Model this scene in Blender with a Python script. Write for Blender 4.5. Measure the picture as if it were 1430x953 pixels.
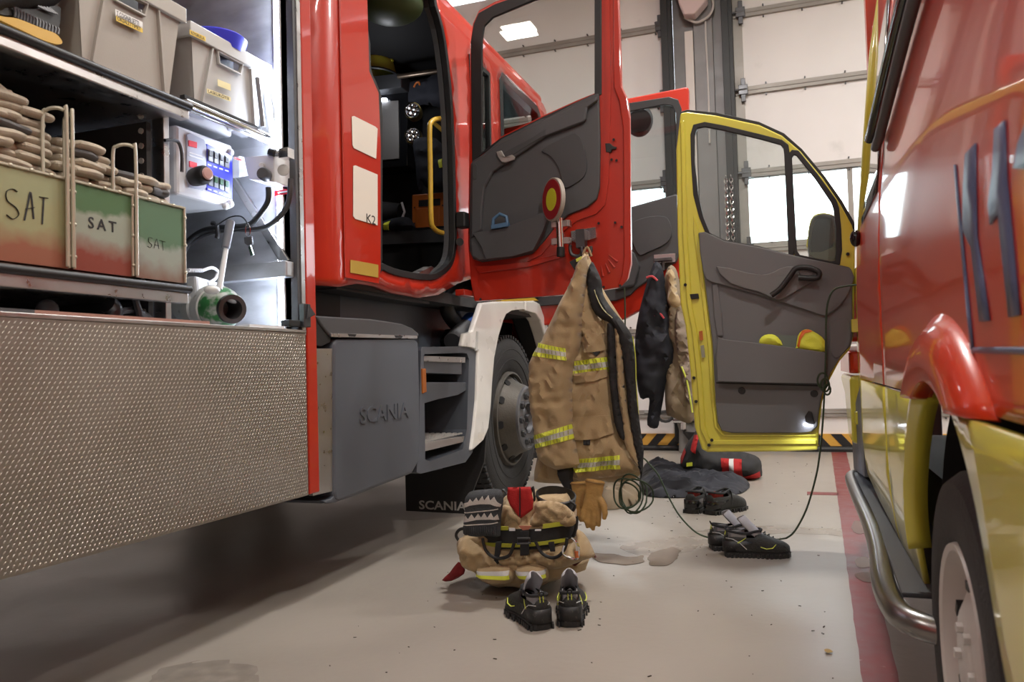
import bpy, bmesh, math, random
from mathutils import Vector, Matrix, noise
from mathutils.geometry import tessellate_polygon, delaunay_2d_cdt
random.seed(7)
for o in list(bpy.data.objects): bpy.data.objects.remove(o)
S = bpy.context.scene; COL = S.collection
V = Vector; pi = math.pi; sin = math.sin; cos = math.cos; R_ = math.radians

# ---------------------------------------------------------------- camera
CAM = V((0, 0, 0.9)); TH, PT, RL = R_(19.7), R_(1.95), R_(1.6); FPX = 1430*28/36
FW = V((-sin(TH)*cos(PT), cos(TH)*cos(PT), sin(PT))); r0 = V((cos(TH), sin(TH), 0)); u0 = r0.cross(FW)
RT = cos(RL)*r0 - sin(RL)*u0; UP = sin(RL)*r0 + cos(RL)*u0
cd = bpy.data.cameras.new('camera'); cam = bpy.data.objects.new('camera', cd); COL.objects.link(cam)
m = Matrix((RT, UP, -FW)).transposed().to_4x4(); m.translation = CAM; cam.matrix_world = m
cd.lens = 28; cd.sensor_width = 36; cd.clip_start = 0.02; cd.clip_end = 200
cd.dof.use_dof = True; cd.dof.focus_distance = 3.9; cd.dof.aperture_fstop = 5.6
S.camera = cam
# ---------------------------------------------------------------- world, lamps, exposure
W = bpy.data.worlds.new('daylight'); S.world = W; W.use_nodes = True
W.node_tree.nodes['Background'].inputs[0].default_value = (0.86, 0.93, 1.0, 1)
W.node_tree.nodes['Background'].inputs[1].default_value = 8.0
S.view_settings.view_transform = 'Standard'; S.view_settings.look = 'None'
S.view_settings.gamma = 1; S.view_settings.use_curve_mapping = False
S.view_settings.exposure = 0.28
CEIL = 5.2
LAMPS = [(-3.12, -0.85), (-0.2, -2.2), (2.9, -1.3), (-5.6, 2.2), (0.9, 1.8), (3.8, 2.6), (-5.6, 6.0), (-0.5, 4.6), (2.9, 6.2)]
LAMPW = [30, 52, 42, 40, 66, 52, 66, 108, 105]
for (lx, ly), lw in zip(LAMPS, LAMPW):
    ld = bpy.data.lights.new('ceiling_lamp_light', 'AREA'); ld.shape = 'RECTANGLE'; ld.size = 0.42; ld.size_y = 0.28
    ld.energy = lw; ld.color = (1.0, 0.975, 0.955)
    lo = bpy.data.objects.new('ceiling_lamp_light', ld); COL.objects.link(lo); lo.location = (lx, ly, CEIL-0.13)

# ---------------------------------------------------------------- helpers
def at(x, y, X=None, Y=None, Z=None):
    """the point where the sight line through photo pixel (x, y) meets a real plane of the place"""
    d = FW + (x-715)/FPX*RT + (476.5-y)/FPX*UP
    t = X/d.x if X is not None else Y/d.y if Y is not None else (Z-CAM.z)/d.z
    return CAM + t*d
def ats(ps, **k): return [at(x, y, **k) for x, y in ps]
def sr(r, g, b):
    f = lambda c: (c/255/12.92 if c/255 <= .04045 else ((c/255+.055)/1.055)**2.4)
    return (f(r), f(g), f(b), 1)
MATS = {}
def mat(name, col, rough=.5, metal=0, coat=0, var=0, vs=6, bump=0, bs=60, emit=0, ecol=None, spec=.5, dirt=None, ds=3, dt=.55, sheen=0, stretch=None):
    if name in MATS: return MATS[name]
    M = bpy.data.materials.new(name); M.use_nodes = True; n = M.node_tree.nodes; L = M.node_tree.links
    b = n['Principled BSDF']; b.inputs['Base Color'].default_value = col; b.inputs['Roughness'].default_value = rough
    b.inputs['Metallic'].default_value = metal; b.inputs['Coat Weight'].default_value = coat; b.inputs['Coat Roughness'].default_value = .04
    b.inputs['Specular IOR Level'].default_value = spec; b.inputs['Sheen Weight'].default_value = sheen
    if emit: b.inputs['Emission Color'].default_value = ecol or col; b.inputs['Emission Strength'].default_value = emit
    tc = n.new('ShaderNodeTexCoord'); mp = n.new('ShaderNodeMapping'); L.new(tc.outputs['Object'], mp.inputs[0])
    if stretch: mp.inputs['Scale'].default_value = stretch
    last = None
    if var:
        t = n.new('ShaderNodeTexNoise'); t.inputs['Scale'].default_value = vs; t.inputs['Detail'].default_value = 6; L.new(mp.outputs[0], t.inputs['Vector'])
        mx = n.new('ShaderNodeMix'); mx.data_type = 'RGBA'; mx.inputs[6].default_value = [c*(1-var) for c in col[:3]]+[1]; mx.inputs[7].default_value = [min(1, c*(1+var)) for c in col[:3]]+[1]
        rp = n.new('ShaderNodeMapRange'); rp.inputs[1].default_value = .3; rp.inputs[2].default_value = .7; L.new(t.outputs[0], rp.inputs[0])
        L.new(rp.outputs[0], mx.inputs[0]); last = mx.outputs[2]
        rr = n.new('ShaderNodeMapRange'); rr.inputs[1].default_value = .3; rr.inputs[2].default_value = .7; rr.inputs[3].default_value = max(0, rough-.08); rr.inputs[4].default_value = min(1, rough+.1)
        L.new(t.outputs[0], rr.inputs[0]); L.new(rr.outputs[0], b.inputs['Roughness'])
    if dirt:
        t = n.new('ShaderNodeTexNoise'); t.inputs['Scale'].default_value = ds; t.inputs['Detail'].default_value = 8; L.new(mp.outputs[0], t.inputs['Vector'])
        rp = n.new('ShaderNodeMapRange'); rp.inputs[1].default_value = dt; rp.inputs[2].default_value = dt+.12; L.new(t.outputs[0], rp.inputs[0])
        mx = n.new('ShaderNodeMix'); mx.data_type = 'RGBA'; mx.inputs[7].default_value = dirt
        if last: L.new(last, mx.inputs[6])
        else: mx.inputs[6].default_value = col
        L.new(rp.outputs[0], mx.inputs[0]); last = mx.outputs[2]
    if last: L.new(last, b.inputs['Base Color'])
    if bump:
        t = n.new('ShaderNodeTexNoise'); t.inputs['Scale'].default_value = bs; t.inputs['Detail'].default_value = 4; L.new(mp.outputs[0], t.inputs['Vector'])
        bp = n.new('ShaderNodeBump'); bp.inputs['Strength'].default_value = bump; bp.inputs['Distance'].default_value = .01
        L.new(t.outputs[0], bp.inputs['Height']); L.new(bp.outputs[0], b.inputs['Normal'])
    MATS[name] = M; return M
def glassmat(name, tint=(.96, .98, .97, 1), fr=1.5):
    M = bpy.data.materials.new(name); M.use_nodes = True; n = M.node_tree.nodes; L = M.node_tree.links; n.remove(n['Principled BSDF'])
    out = n['Material Output']; tr = n.new('ShaderNodeBsdfTransparent'); tr.inputs[0].default_value = tint
    gl = n.new('ShaderNodeBsdfGlossy'); gl.inputs['Roughness'].default_value = .01; f = n.new('ShaderNodeFresnel'); f.inputs[0].default_value = fr
    mx = n.new('ShaderNodeMixShader'); L.new(f.outputs[0], mx.inputs[0]); L.new(tr.outputs[0], mx.inputs[1]); L.new(gl.outputs[0], mx.inputs[2]); L.new(mx.outputs[0], out.inputs[0])
    MATS[name] = M; return M

class MB:
    def __init__(s): s.v = []; s.f = []
    def add(s, vs, fs):
        k = len(s.v); s.v += [V(p) for p in vs]; s.f += [tuple(i+k for i in f) for f in fs]; return s
    def box(s, a, b):
        x0, x1 = sorted((a[0], b[0])); y0, y1 = sorted((a[1], b[1])); z0, z1 = sorted((a[2], b[2]))
        return s.add([(x0,y0,z0),(x1,y0,z0),(x1,y1,z0),(x0,y1,z0),(x0,y0,z1),(x1,y0,z1),(x1,y1,z1),(x0,y1,z1)],
                     [(0,3,2,1),(4,5,6,7),(0,1,5,4),(1,2,6,5),(2,3,7,6),(3,0,4,7)])
    def obox(s, c, ax, ay, az):
        c, ax, ay, az = V(c), V(ax), V(ay), V(az)
        return s.add([c+i*ax+j*ay+k*az for k in (-1, 1) for i, j in ((-1,-1),(1,-1),(1,1),(-1,1))],
                     [(0,3,2,1),(4,5,6,7),(0,1,5,4),(1,2,6,5),(2,3,7,6),(3,0,4,7)])
    def tube(s, pts, r, n=8, caps=True, closed=False, flat=None):
        pts = [V(p) for p in pts]; N = len(pts); rs = r if isinstance(r, (list, tuple)) else [r]*N; rings = []; up = None
        for i, p in enumerate(pts):
            t = (pts[(i+1) % N]-pts[i-1]) if closed else (pts[min(i+1, N-1)]-pts[max(i-1, 0)])
            if t.length < 1e-9: t = V((0, 0, 1))
            t.normalize()
            if up is None: up = V((0, 0, 1)) if abs(t.z) < .9 else V((1, 0, 0))
            a = up-t*up.dot(t)
            if a.length < 1e-5: a = t.orthogonal()
            a.normalize(); up = a; b = t.cross(a)
            fl = flat or 1
            rings.append([p+rs[i]*(cos(2*pi*k/n)*a*fl+sin(2*pi*k/n)*b) for k in range(n)])
        k0 = len(s.v); s.v += [q for g in rings for q in g]
        for i in range(N if closed else N-1):
            for k in range(n):
                j = (i+1) % N; s.f.append((k0+i*n+k, k0+i*n+(k+1) % n, k0+j*n+(k+1) % n, k0+j*n+k))
        if caps and not closed:
            s.f.append(tuple(k0+k for k in range(n))[::-1]); s.f.append(tuple(k0+(N-1)*n+k for k in range(n)))
        return s
    def cyl(s, p, q, r, n=20, r2=None): return s.tube([p, q], [r, r if r2 is None else r2], n)
    def lathe(s, o, ax, prof, n=32):
        o = V(o); ax = V(ax).normalized(); a = ax.orthogonal().normalized(); b = ax.cross(a); k0 = len(s.v)
        for d, r in prof:
            for k in range(n): s.v.append(o+ax*d+r*(cos(2*pi*k/n)*a+sin(2*pi*k/n)*b))
        for i in range(len(prof)-1):
            for k in range(n): s.f.append((k0+i*n+k, k0+i*n+(k+1) % n, k0+(i+1)*n+(k+1) % n, k0+(i+1)*n+k))
        return s
    def ell(s, c, ax, ay, az, n=14, m=9):
        c, ax, ay, az = V(c), V(ax), V(ay), V(az); k0 = len(s.v)
        for i in range(m+1):
            ph = pi*i/m
            for k in range(n): s.v.append(c+az*cos(ph)+sin(ph)*(ax*cos(2*pi*k/n)+ay*sin(2*pi*k/n)))
        for i in range(m):
            for k in range(n): s.f.append((k0+i*n+k, k0+(i+1)*n+k, k0+(i+1)*n+(k+1) % n, k0+i*n+(k+1) % n))
        return s
    def prism(s, loops, d):
        """outline loop(s) of 3D points in one plane (first outer, others holes), pushed along d"""
        d = V(d); loops = [[V(p) for p in l] for l in loops]; flat = [p for l in loops for p in l]; N = len(flat)
        tris = tessellate_polygon(loops); k0 = len(s.v); s.v += flat+[p+d for p in flat]
        for t in tris: s.f.append((k0+t[0], k0+t[1], k0+t[2])); s.f.append((k0+N+t[2], k0+N+t[1], k0+N+t[0]))
        o = 0
        for l in loops:
            L = len(l)
            for i in range(L): s.f.append((k0+o+i, k0+o+(i+1) % L, k0+N+o+(i+1) % L, k0+N+o+i))
            o += L
        return s
def ringmb(outer, inner, d):
    mb = MB(); d = V(d); n = len(outer); mb.v = [V(p) for p in outer]+[V(p) for p in inner]; mb.v += [p+d for p in mb.v]
    for i in range(n):
        j = (i+1) % n; mb.f += [(i, j, n+j, n+i), (2*n+i, 3*n+i, 3*n+j, 2*n+j), (i, 2*n+i, 2*n+j, j), (n+i, n+j, 3*n+j, 3*n+i)]
    return mb
def spline(pts, n=6, closed=True):
    pts = [V(p) if len(p) == 3 else V((p[0], p[1], 0)) for p in pts]; N = len(pts); out = []
    for i in range(N if closed else N-1):
        g = (lambda j: pts[j % N]) if closed else (lambda j: pts[max(0, min(N-1, j))])
        a, b, c, d = g(i-1), g(i), g(i+1), g(i+2)
        for k in range(n):
            t = k/n; out.append(.5*((2*b)+(c-a)*t+(2*a-5*b+4*c-d)*t*t+(3*b-a-3*c+d)*t**3))
    if not closed: out.append(pts[-1])
    return out
def px(pts, n=0, closed=True, **k):
    """photo outline laid on a real plane"""
    P = ats(pts, **k); return spline(P, n, closed) if n else P
def link(name, mb, m, parent=None, smooth=False, bevel=0, sub=0, label=None, kind=None, solid=0, remesh=0, seg=2, ang=40):
    me = bpy.data.meshes.new(name); root = parent
    while root is not None and root.parent is not None: root = root.parent
    off = root.location.copy() if root is not None else V((0, 0, 0)); loc = V((0, 0, 0))
    if parent is None:
        xs = [p.x for p in mb.v]; ys = [p.y for p in mb.v]; zs = [p.z for p in mb.v]
        loc = V(((min(xs)+max(xs))/2, (min(ys)+max(ys))/2, min(zs))); off = loc
    me.from_pydata([tuple(p-off) for p in mb.v], [], mb.f)
    bm = bmesh.new(); bm.from_mesh(me); bmesh.ops.remove_doubles(bm, verts=bm.verts, dist=1e-5); bmesh.ops.recalc_face_normals(bm, faces=bm.faces); bm.to_mesh(me); bm.free()
    if smooth:
        me.polygons.foreach_set('use_smooth', [True]*len(me.polygons))
        if not remesh and not sub: me.set_sharp_from_angle(angle=R_(ang))
    me.materials.append(m if isinstance(m, bpy.types.Material) else MATS[m])
    o = bpy.data.objects.new(name, me); COL.objects.link(o); o.location = loc
    if parent is not None: o.parent = parent
    if label: o['label'] = label
    if kind: o['kind'] = kind
    if solid: md = o.modifiers.new('solid', 'SOLIDIFY'); md.thickness = solid; md.offset = -1
    if remesh:
        md = o.modifiers.new('remesh', 'REMESH'); md.mode = 'VOXEL'; md.voxel_size = remesh; md.use_smooth_shade = True
        md = o.modifiers.new('smooth', 'SMOOTH'); md.iterations = 6; md.factor = .5
    if bevel: md = o.modifiers.new('bevel', 'BEVEL'); md.width = bevel; md.segments = seg; md.limit_method = 'ANGLE'; md.angle_limit = R_(35)
    if sub: md = o.modifiers.new('sub', 'SUBSURF'); md.levels = sub; md.render_levels = sub
    return o
def tag(o, label, cat, group=None, kind=None):
    o['label'] = label; o['category'] = cat
    if group: o['group'] = group
    if kind: o['kind'] = kind
    return o
def thing(name, label, cat, loc=(0, 0, 0), group=None):
    o = bpy.data.objects.new(name, None); COL.objects.link(o); o.location = loc; o.empty_display_size = .1
    return tag(o, label, cat, group)
def struct(name, mb, m, **k): o = link(name, mb, m, **k); o['kind'] = 'structure'; return o
def text(name, s, m, parent, o, xd, yd, h, depth=.002, stretch=1, label=None, bold=0, shear=0, space=1):
    cu = bpy.data.curves.new('t', 'FONT'); cu.body = s; cu.size = 1; cu.extrude = depth/2/h*.7; cu.offset = bold; cu.shear = shear; cu.space_character = space; cu.resolution_u = 3
    t = bpy.data.objects.new('t', cu); COL.objects.link(t); dg = bpy.context.evaluated_depsgraph_get()
    me = bpy.data.meshes.new_from_object(t.evaluated_get(dg)); bpy.data.objects.remove(t); bpy.data.curves.remove(cu)
    xd, yd = V(xd).normalized(), V(yd).normalized(); zd = xd.cross(yd); k = h/.7; mb = MB()
    mb.v = [V(o)+xd*v.co.x*k*stretch+yd*v.co.y*k+zd*v.co.z*k for v in me.vertices]; mb.f = [tuple(p.vertices) for p in me.polygons]
    bpy.data.meshes.remove(me); return link(name, mb, m, parent, label=label)

def seg_dist(p, a, b):
    ab = b-a; t = max(0, min(1, (p-a).dot(ab)/max(ab.length_squared, 1e-12))); return (p-a-t*ab).length
def cdt(outline, holes=(), step=.03):
    """triangles filling a 2D outline with evenly spaced inner points"""
    def dens(l):
        r = []
        for i in range(len(l)):
            a, b = l[i], l[(i+1) % len(l)]; n = max(1, int((b-a).length/step)); r += [a+(b-a)*k/n for k in range(n)]
        return r
    loops = [dens([V((p[0], p[1])) for p in l]) for l in [outline]+list(holes)]
    def inside(p, l):
        c = False
        for i in range(len(l)):
            a, b = l[i], l[i-1]
            if (a.y > p.y) != (b.y > p.y) and p.x < (b.x-a.x)*(p.y-a.y)/(b.y-a.y)+a.x: c = not c
        return c
    vs = []; es = []
    for l in loops:
        k = len(vs); vs += l; es += [(k+i, k+(i+1) % len(l)) for i in range(len(l))]
    x0 = min(p.x for p in loops[0]); x1 = max(p.x for p in loops[0]); y0 = min(p.y for p in loops[0]); y1 = max(p.y for p in loops[0])
    j = 0; y = y0+step*.5
    segs = [(l[i], l[(i+1) % len(l)]) for l in loops for i in range(len(l))]
    while y < y1:
        x = x0+(step*.5 if j % 2 else 0)
        while x < x1:
            p = V((x, y))
            if inside(p, loops[0]) and not any(inside(p, h) for h in loops[1:]) and all((p-a).length > step*.55 for a, b in segs if abs(a.x-x) < step and abs(a.y-y) < step): vs.append(p)
            x += step
        y += step*.87; j += 1
    r = delaunay_2d_cdt(vs, es, [], 0, 1e-6); ov, of = r[0], r[2]; fs = []
    for f in of:
        c = sum((ov[i] for i in f), V((0, 0)))/len(f)
        if inside(c, loops[0]) and not any(inside(c, h) for h in loops[1:]): fs.append(tuple(f))
    return ov, fs
def fold(x, z, seed, sx=1, sz=1):
    w = noise.noise(V((x*3, z*3, seed)))*.6
    a = noise.noise(V((x*8*sx+w, z*8*sz+w, seed+3))); b = noise.noise(V((x*19*sx+w, z*19*sz+w, seed+9)))
    return (1-abs(a)*2.6)*.6+(1-abs(b)*2.4)*.4-.25
class Soft:
    """inflated cloth body: 2D outline in a plane (map2 takes (u, v, h) into the world)"""
    def __init__(s, outline, depth, R, wr, mp, seed=1, sx=1, sz=1, back=.25):
        s.o = [V((p[0], p[1])) for p in outline]; s.D = depth; s.R = R; s.wr = wr; s.mp = mp; s.seed = seed; s.sx = sx; s.sz = sz; s.back = back
    def h(s, p):
        d = min(seg_dist(p, s.o[i], s.o[(i+1) % len(s.o)]) for i in range(len(s.o))); t = min(1, d/s.R)
        return s.D*math.sqrt(max(0, 1-(1-t)**2))+s.wr*fold(p.x, p.y, s.seed, s.sx, s.sz)*min(1, t*1.6)
    def body(s, step=.02):
        ov, fs = cdt(s.o, (), step); mb = MB(); H = [s.h(p) for p in ov]
        mb.add([s.mp(p.x, p.y, h) for p, h in zip(ov, H)], fs); mb.add([s.mp(p.x, p.y, -h*s.back) for p, h in zip(ov, H)], [f[::-1] for f in fs]); return mb
    def patch(s, poly, lift=.003, step=.015, thick=.004, rnd=0):
        ov, fs = cdt([V((p[0], p[1])) for p in poly], (), step); mb = MB(); H = [max(s.h(p), 0) for p in ov]; N = len(ov)
        es = {}
        for f in fs:
            for i in range(len(f)): es[(f[i], f[(i+1) % len(f)])] = 1
        mb.add([s.mp(p.x, p.y, h+lift) for p, h in zip(ov, H)]+[s.mp(p.x, p.y, h+lift-thick) for p, h in zip(ov, H)],
               fs+[tuple(i+N for i in f[::-1]) for f in fs]+[(a, b, b+N, a+N) for a, b in es if (b, a) not in es]); return mb
def onY(Y): return lambda u, v, h: V((u, Y-h, v))
def onZ(Z): return lambda u, v, h: V((u, v, Z+h))
def uvY(ps, Y, n=0): return [(p.x, p.z) for p in px(ps, n, Y=Y)]

# ---------------------------------------------------------------- materials
RED = mat('fire_red_paint', (.44, .023, .009, 1), .3, coat=.8, spec=.4)
ARED = mat('ambulance_red_paint', (.66, .048, .014, 1), .3, coat=.6, spec=.3)
YEL = mat('sulphur_yellow_paint', (.70, .64, .075, 1), .28, coat=.7, spec=.4)
WHT = mat('white_paint', (.78, .76, .72, 1), .3, coat=.8, var=.04)
DG = mat('dark_grey_plastic', (.066, .067, .072, 1), .5, bump=.12, bs=500)
DG2 = mat('anthracite_plastic', (.048, .049, .053, 1), .55, bump=.15, bs=500)
STP = mat('blue_grey_plastic', (.085, .095, .115, 1), .42, bump=.1, bs=400, var=.1, vs=5)
LTRIM = mat('grey_door_trim', (.145, .150, .155, 1), .55, bump=.15, bs=500)
LTRIM2 = mat('mid_grey_plastic', (.16, .158, .156, 1), .5)
BLK = mat('black_rubber', (.012, .012, .013, 1), .5)
BLKG = mat('black_gloss', (.008, .008, .009, 1), .15)
TYRE = mat('tyre_rubber', (.028, .028, .029, 1), .75, bump=.3, bs=120, var=.25, vs=5)
ALU = mat('satin_aluminium', (.52, .50, .49, 1), .32, metal=1, var=.03, vs=20)
ALUD = mat('brushed_aluminium_sheet', (.56, .57, .60, 1), .38, metal=.65, var=.16, vs=7, bump=.06, bs=90, stretch=(1, 1, 3))
TREAD = mat('tread_plate', (.30, .27, .235, 1), .42, metal=.75, var=.06, vs=3)
TREADB = mat('tread_bumps', (.35, .315, .275, 1), .38, metal=.75)
CHR = mat('chrome', (.75, .75, .76, 1), .12, metal=1)
WIRE = mat('zinc_wire', (.50, .46, .36, 1), .42, metal=.6)
DKM = mat('dark_steel', (.10, .10, .105, 1), .4, metal=.8, var=.2, vs=9)
RIM = mat('dusty_wheel_rim', (.105, .095, .082, 1), .55, metal=.35, var=.2, vs=8, bump=.2, bs=80)
HUB = mat('hub_grey', (.16, .16, .17, 1), .5, metal=.5, var=.2, vs=12)
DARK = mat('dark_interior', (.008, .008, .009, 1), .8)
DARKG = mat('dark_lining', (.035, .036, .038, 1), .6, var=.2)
CRATE = mat('grey_crate_plastic', (.38, .35, .31, 1), .45, bump=.05, bs=200)
CRATE2 = mat('light_grey_crate_plastic', (.46, .45, .43, 1), .4)
TAN = mat('tan_turnout_cloth', (.42, .305, .165, 1), .85, bump=.35, bs=260, var=.10, vs=7, sheen=.2)
TAN2 = mat('dusty_tan_cloth', (.23, .175, .115, 1), .9, bump=.2, bs=200, var=.08, vs=5)
GLV = mat('tan_leather', (.46, .27, .085, 1), .6, bump=.3, bs=90, var=.22, vs=14)
CLB = mat('black_cloth', (.016, .016, .018, 1), .75, bump=.12, bs=200)
CLN = mat('navy_cloth', (.009, .010, .017, 1), .8, bump=.15, bs=240)
CLG = mat('charcoal_cloth', (.020, .022, .032, 1), .8, bump=.12, bs=200, sheen=.06)
CLR = mat('red_cloth', (.42, .012, .012, 1), .8, bump=.3, bs=200)
HIV = mat('hi_vis_yellow', (.80, .88, .08, 1), .5, bump=.2, bs=200)
SIL = mat('silver_tape', (.58, .58, .57, 1), .35, bump=.25, bs=300)
HOSE = mat('canvas_fire_hose', (.50, .43, .335, 1), .9, bump=.5, bs=420, var=.2, vs=18)
HOSEI = mat('dark_hose_rubber', (.09, .085, .085, 1), .8)  # dark grey for a few hose folds picked at random
SHOE = mat('black_nubuck', (.018, .018, .017, 1), .6, bump=.4, bs=160, var=.3, vs=30)
SOLE = mat('black_sole_rubber', (.017, .017, .018, 1), .5, dirt=(.10, .09, .08, 1), ds=90, dt=.6)
LIN = mat('grey_shoe_lining', (.48, .48, .52, 1), .9, bump=.4, bs=500)
LIM = mat('lime_yellow', (.62, .68, .10, 1), .5)
ROPEM = mat('olive_green_cord', (.035, .060, .030, 1), .7, bump=.4, bs=600)
BLUE = mat('blue_plastic', (.02, .09, .36, 1), .35)
PBLUE = mat('blue_panel', (.05, .06, .62, 1), .35)
GRN = mat('green_paint', (.04, .20, .055, 1), .35, coat=.5, dirt=(.45, .46, .42, 1), ds=22, dt=.46)
SGRY = mat('light_grey_casting', (.52, .52, .50, 1), .45, dirt=(.25, .24, .22, 1), ds=30, dt=.62)
WPL = mat('white_plastic', (.72, .73, .75, 1), .35)
REDL = mat('red_gloss_plastic', (.60, .02, .02, 1), .25, coat=.5)
YEM = mat('mustard_yellow_paint', (.55, .34, .035, 1), .4)
ORG = mat('orange_plastic', (.50, .135, .020, 1), .45, var=.08)
WALLM = mat('white_wall_paint', (.66, .64, .62, 1), .7, var=.04, vs=2, bump=.1, bs=40)
PANM = mat('garage_door_panel_skin', (.74, .70, .685, 1), .55, var=.035, vs=1.6, dirt=(.60, .57, .55, 1), ds=2.5, dt=.62)
RAILM = mat('galvanised_rail', (.30, .275, .25, 1), .5, metal=.4, var=.15, vs=5)
POST = mat('grey_steel_post', (.21, .20, .20, 1), .5, metal=.4, var=.12)
CEILM = mat('ceiling_paint', (.62, .61, .59, 1), .8, var=.04, vs=1)
MARK = mat('red_floor_paint', (.19, .032, .032, 1), .45, var=.18, vs=9, dirt=(.38, .24, .22, 1), ds=26, dt=.66)
YO = mat('warning_orange_yellow', (.62, .33, .05, 1), .6, dirt=(.2, .15, .1, 1), ds=14, dt=.66)
LEDM = mat('led_light', (1, 1, 1, 1), .5, emit=25, ecol=(.72, .82, 1, 1))
TUBL = mat('lamp_diffuser', (1, 1, 1, 1), .5, emit=45, ecol=(1, .92, .78, 1))
CUSH = mat('silver_green_visor', (.20, .30, .12, 1), .5)
FLOORM = mat('painted_concrete_floor', (.335, .300, .262, 1), .36, var=.07, vs=1.4, bump=.12, bs=22, spec=.5)
GL = glassmat('clear_glass', (.90, .93, .92, 1)); GLD = glassmat('tinted_glass', (.80, .84, .84, 1))
# painted bin sheet: green at the top fading through bare zinc to red at the bottom (paint, not light)
def binmat(name, top, tz, mid, bot, z0, z1):
    M = mat(name, mid, .35, metal=.45); n = M.node_tree.nodes; L = M.node_tree.links; b = n['Principled BSDF']
    g = n.new('ShaderNodeNewGeometry'); sx = n.new('ShaderNodeSeparateXYZ'); L.new(g.outputs['Position'], sx.inputs[0])
    t = n.new('ShaderNodeTexNoise'); t.inputs['Scale'].default_value = 14; t.inputs['Detail'].default_value = 5; L.new(g.outputs['Position'], t.inputs['Vector'])
    mr = n.new('ShaderNodeMapRange'); mr.inputs[1].default_value = z0; mr.inputs[2].default_value = z1; L.new(sx.outputs[2], mr.inputs[0])
    ad = n.new('ShaderNodeMath'); ad.operation = 'MULTIPLY_ADD'; ad.inputs[1].default_value = .35; L.new(t.outputs[0], ad.inputs[0]); L.new(mr.outputs[0], ad.inputs[2])
    s2 = n.new('ShaderNodeMath'); s2.operation = 'SUBTRACT'; s2.inputs[1].default_value = .175; L.new(ad.outputs[0], s2.inputs[0])
    cr = n.new('ShaderNodeValToRGB'); e = cr.color_ramp.elements; e[0].position = 0; e[0].color = bot; e[1].position = 1; e[1].color = top
    for p, c in ((.18, bot), (.42, mid), (tz, mid), (tz+.08, top)): x = e.new(p); x.color = c
    L.new(s2.outputs[0], cr.inputs[0]); L.new(cr.outputs[0], b.inputs['Base Color'])
    return M
binmat('bin_sheet_olive', (.34, .35, .20, 1), .62, (.36, .35, .19, 1), (.33, .13, .08, 1), 1.20, 1.46)
binmat('bin_sheet_green_top', (.10, .18, .085, 1), .66, (.34, .36, .29, 1), (.27, .065, .045, 1), 1.20, 1.46)
binmat('bin_sheet_green_band', (.12, .20, .12, 1), .50, (.34, .36, .31, 1), (.26, .15, .115, 1), 1.16, 1.44)

# ================================================================ the garage
WY = 8.4
XL, XR, YB = -8.0, 7.0, -5.0
struct('floor', MB().box((XL, YB, -.2), (XR, WY+.3, 0)), FLOORM)
struct('ceiling', MB().box((XL, YB, CEIL), (XR, WY+.3, CEIL+.15)), CEILM)
struct('wall_left', MB().box((XL-.2, YB, 0), (XL, WY, CEIL)), WALLM)
struct('wall_right', MB().box((XR, YB, 0), (XR+.2, WY, CEIL)), WALLM)
struct('wall_back', MB().box((XL, YB-.2, 0), (XR, YB, CEIL)), WALLM)
JZ = [0.17, 0.38, 1.24, 2.04, 2.81, 3.66, 4.46, 5.15]
PX0, PX1 = -1.16, -.50          # pier between the two sectional doors
struct('wall_front', MB().box((PX0+.05, WY, 0), (PX1-.05, WY+.3, CEIL)), POST)
struct('trim_1', MB().box((-.985, WY-.07, 0), (-.90, WY, 4.35)), mat('white_duct', (.62, .56, .53, 1), .6), bevel=.004)
struct('trim_2', MB().box((-.895, WY-.05, 0), (-.70, WY, CEIL)), POST, bevel=.006)
def garage_door(name, x0, x1, lab):
    g = bpy.data.objects.new(name, None); COL.objects.link(g); g['kind'] = 'structure'; g['label'] = lab; g.location = ((x0+x1)/2, WY, 0)
    for i in range(len(JZ)-1):
        z0, z1 = JZ[i]+.03, JZ[i+1]-.03
        if i == 3:   # window band
            link('panel_frame', MB().prism([[V((x0, WY, z0)), V((x1, WY, z0)), V((x1, WY, z1)), V((x0, WY, z1))]] + [
                [V((a, WY, z0+.03)), V((b, WY, z0+.03)), V((b, WY, z1-.02)), V((a, WY, z1-.02))] for a, b in wins(x0, x1)], (0, .05, 0)), RAILM, g)
            for a, b in wins(x0, x1): link('window_pane', MB().box((a, WY+.02, z0+.03), (b, WY+.028, z1-.02)), GL, g)
        else:
            link('panel', MB().box((x0, WY+.005, z0-.01), (x1, WY+.06, z1+.01)), PANM, g, bevel=.004)
        if i > 0:
            j = MB().box((x0, WY-.025, JZ[i]-.042), (x1, WY+.05, JZ[i]+.038)).box((x0, WY-.032, JZ[i]-.006), (x1, WY-.02, JZ[i]+.006)); link('rail', j, RAILM, g, bevel=.003)
            sc = MB(); q = x0+.3
            while q < x1: sc.cyl((q, WY-.03, JZ[i]+.055), (q, WY+.01, JZ[i]+.055), .008, 6); sc.cyl((q, WY-.03, JZ[i]-.06), (q, WY+.01, JZ[i]-.06), .008, 6); q += .37
            link('screws', sc, DKM, g, kind='stuff')
    link('panel', MB().box((x0, WY, .17), (x1, WY+.06, .37)), PANM, g)
    for xe in (x0, x1): link('end_stile', MB().box((xe-.04 if xe == x1 else xe, WY-.012, .2), (xe if xe == x1 else xe+.09, WY+.05, CEIL)), RAILM, g)
    return g
def wins(x0, x1):
    r = []; w = 1.0
    if x0 > -2:
        x = x0+.07
        while x+w < x1+.1: r.append((x, min(x+w-.05, x1-.05))); x += w
    else:
        x = x1-.09
        while x-w > x0-.1: r.append((max(x-w+.05, x0+.05), x)); x -= w
    return r
D2 = garage_door('door_2', PX1, 5.2, 'white sectional garage door behind the yellow ambulance door')
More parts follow.
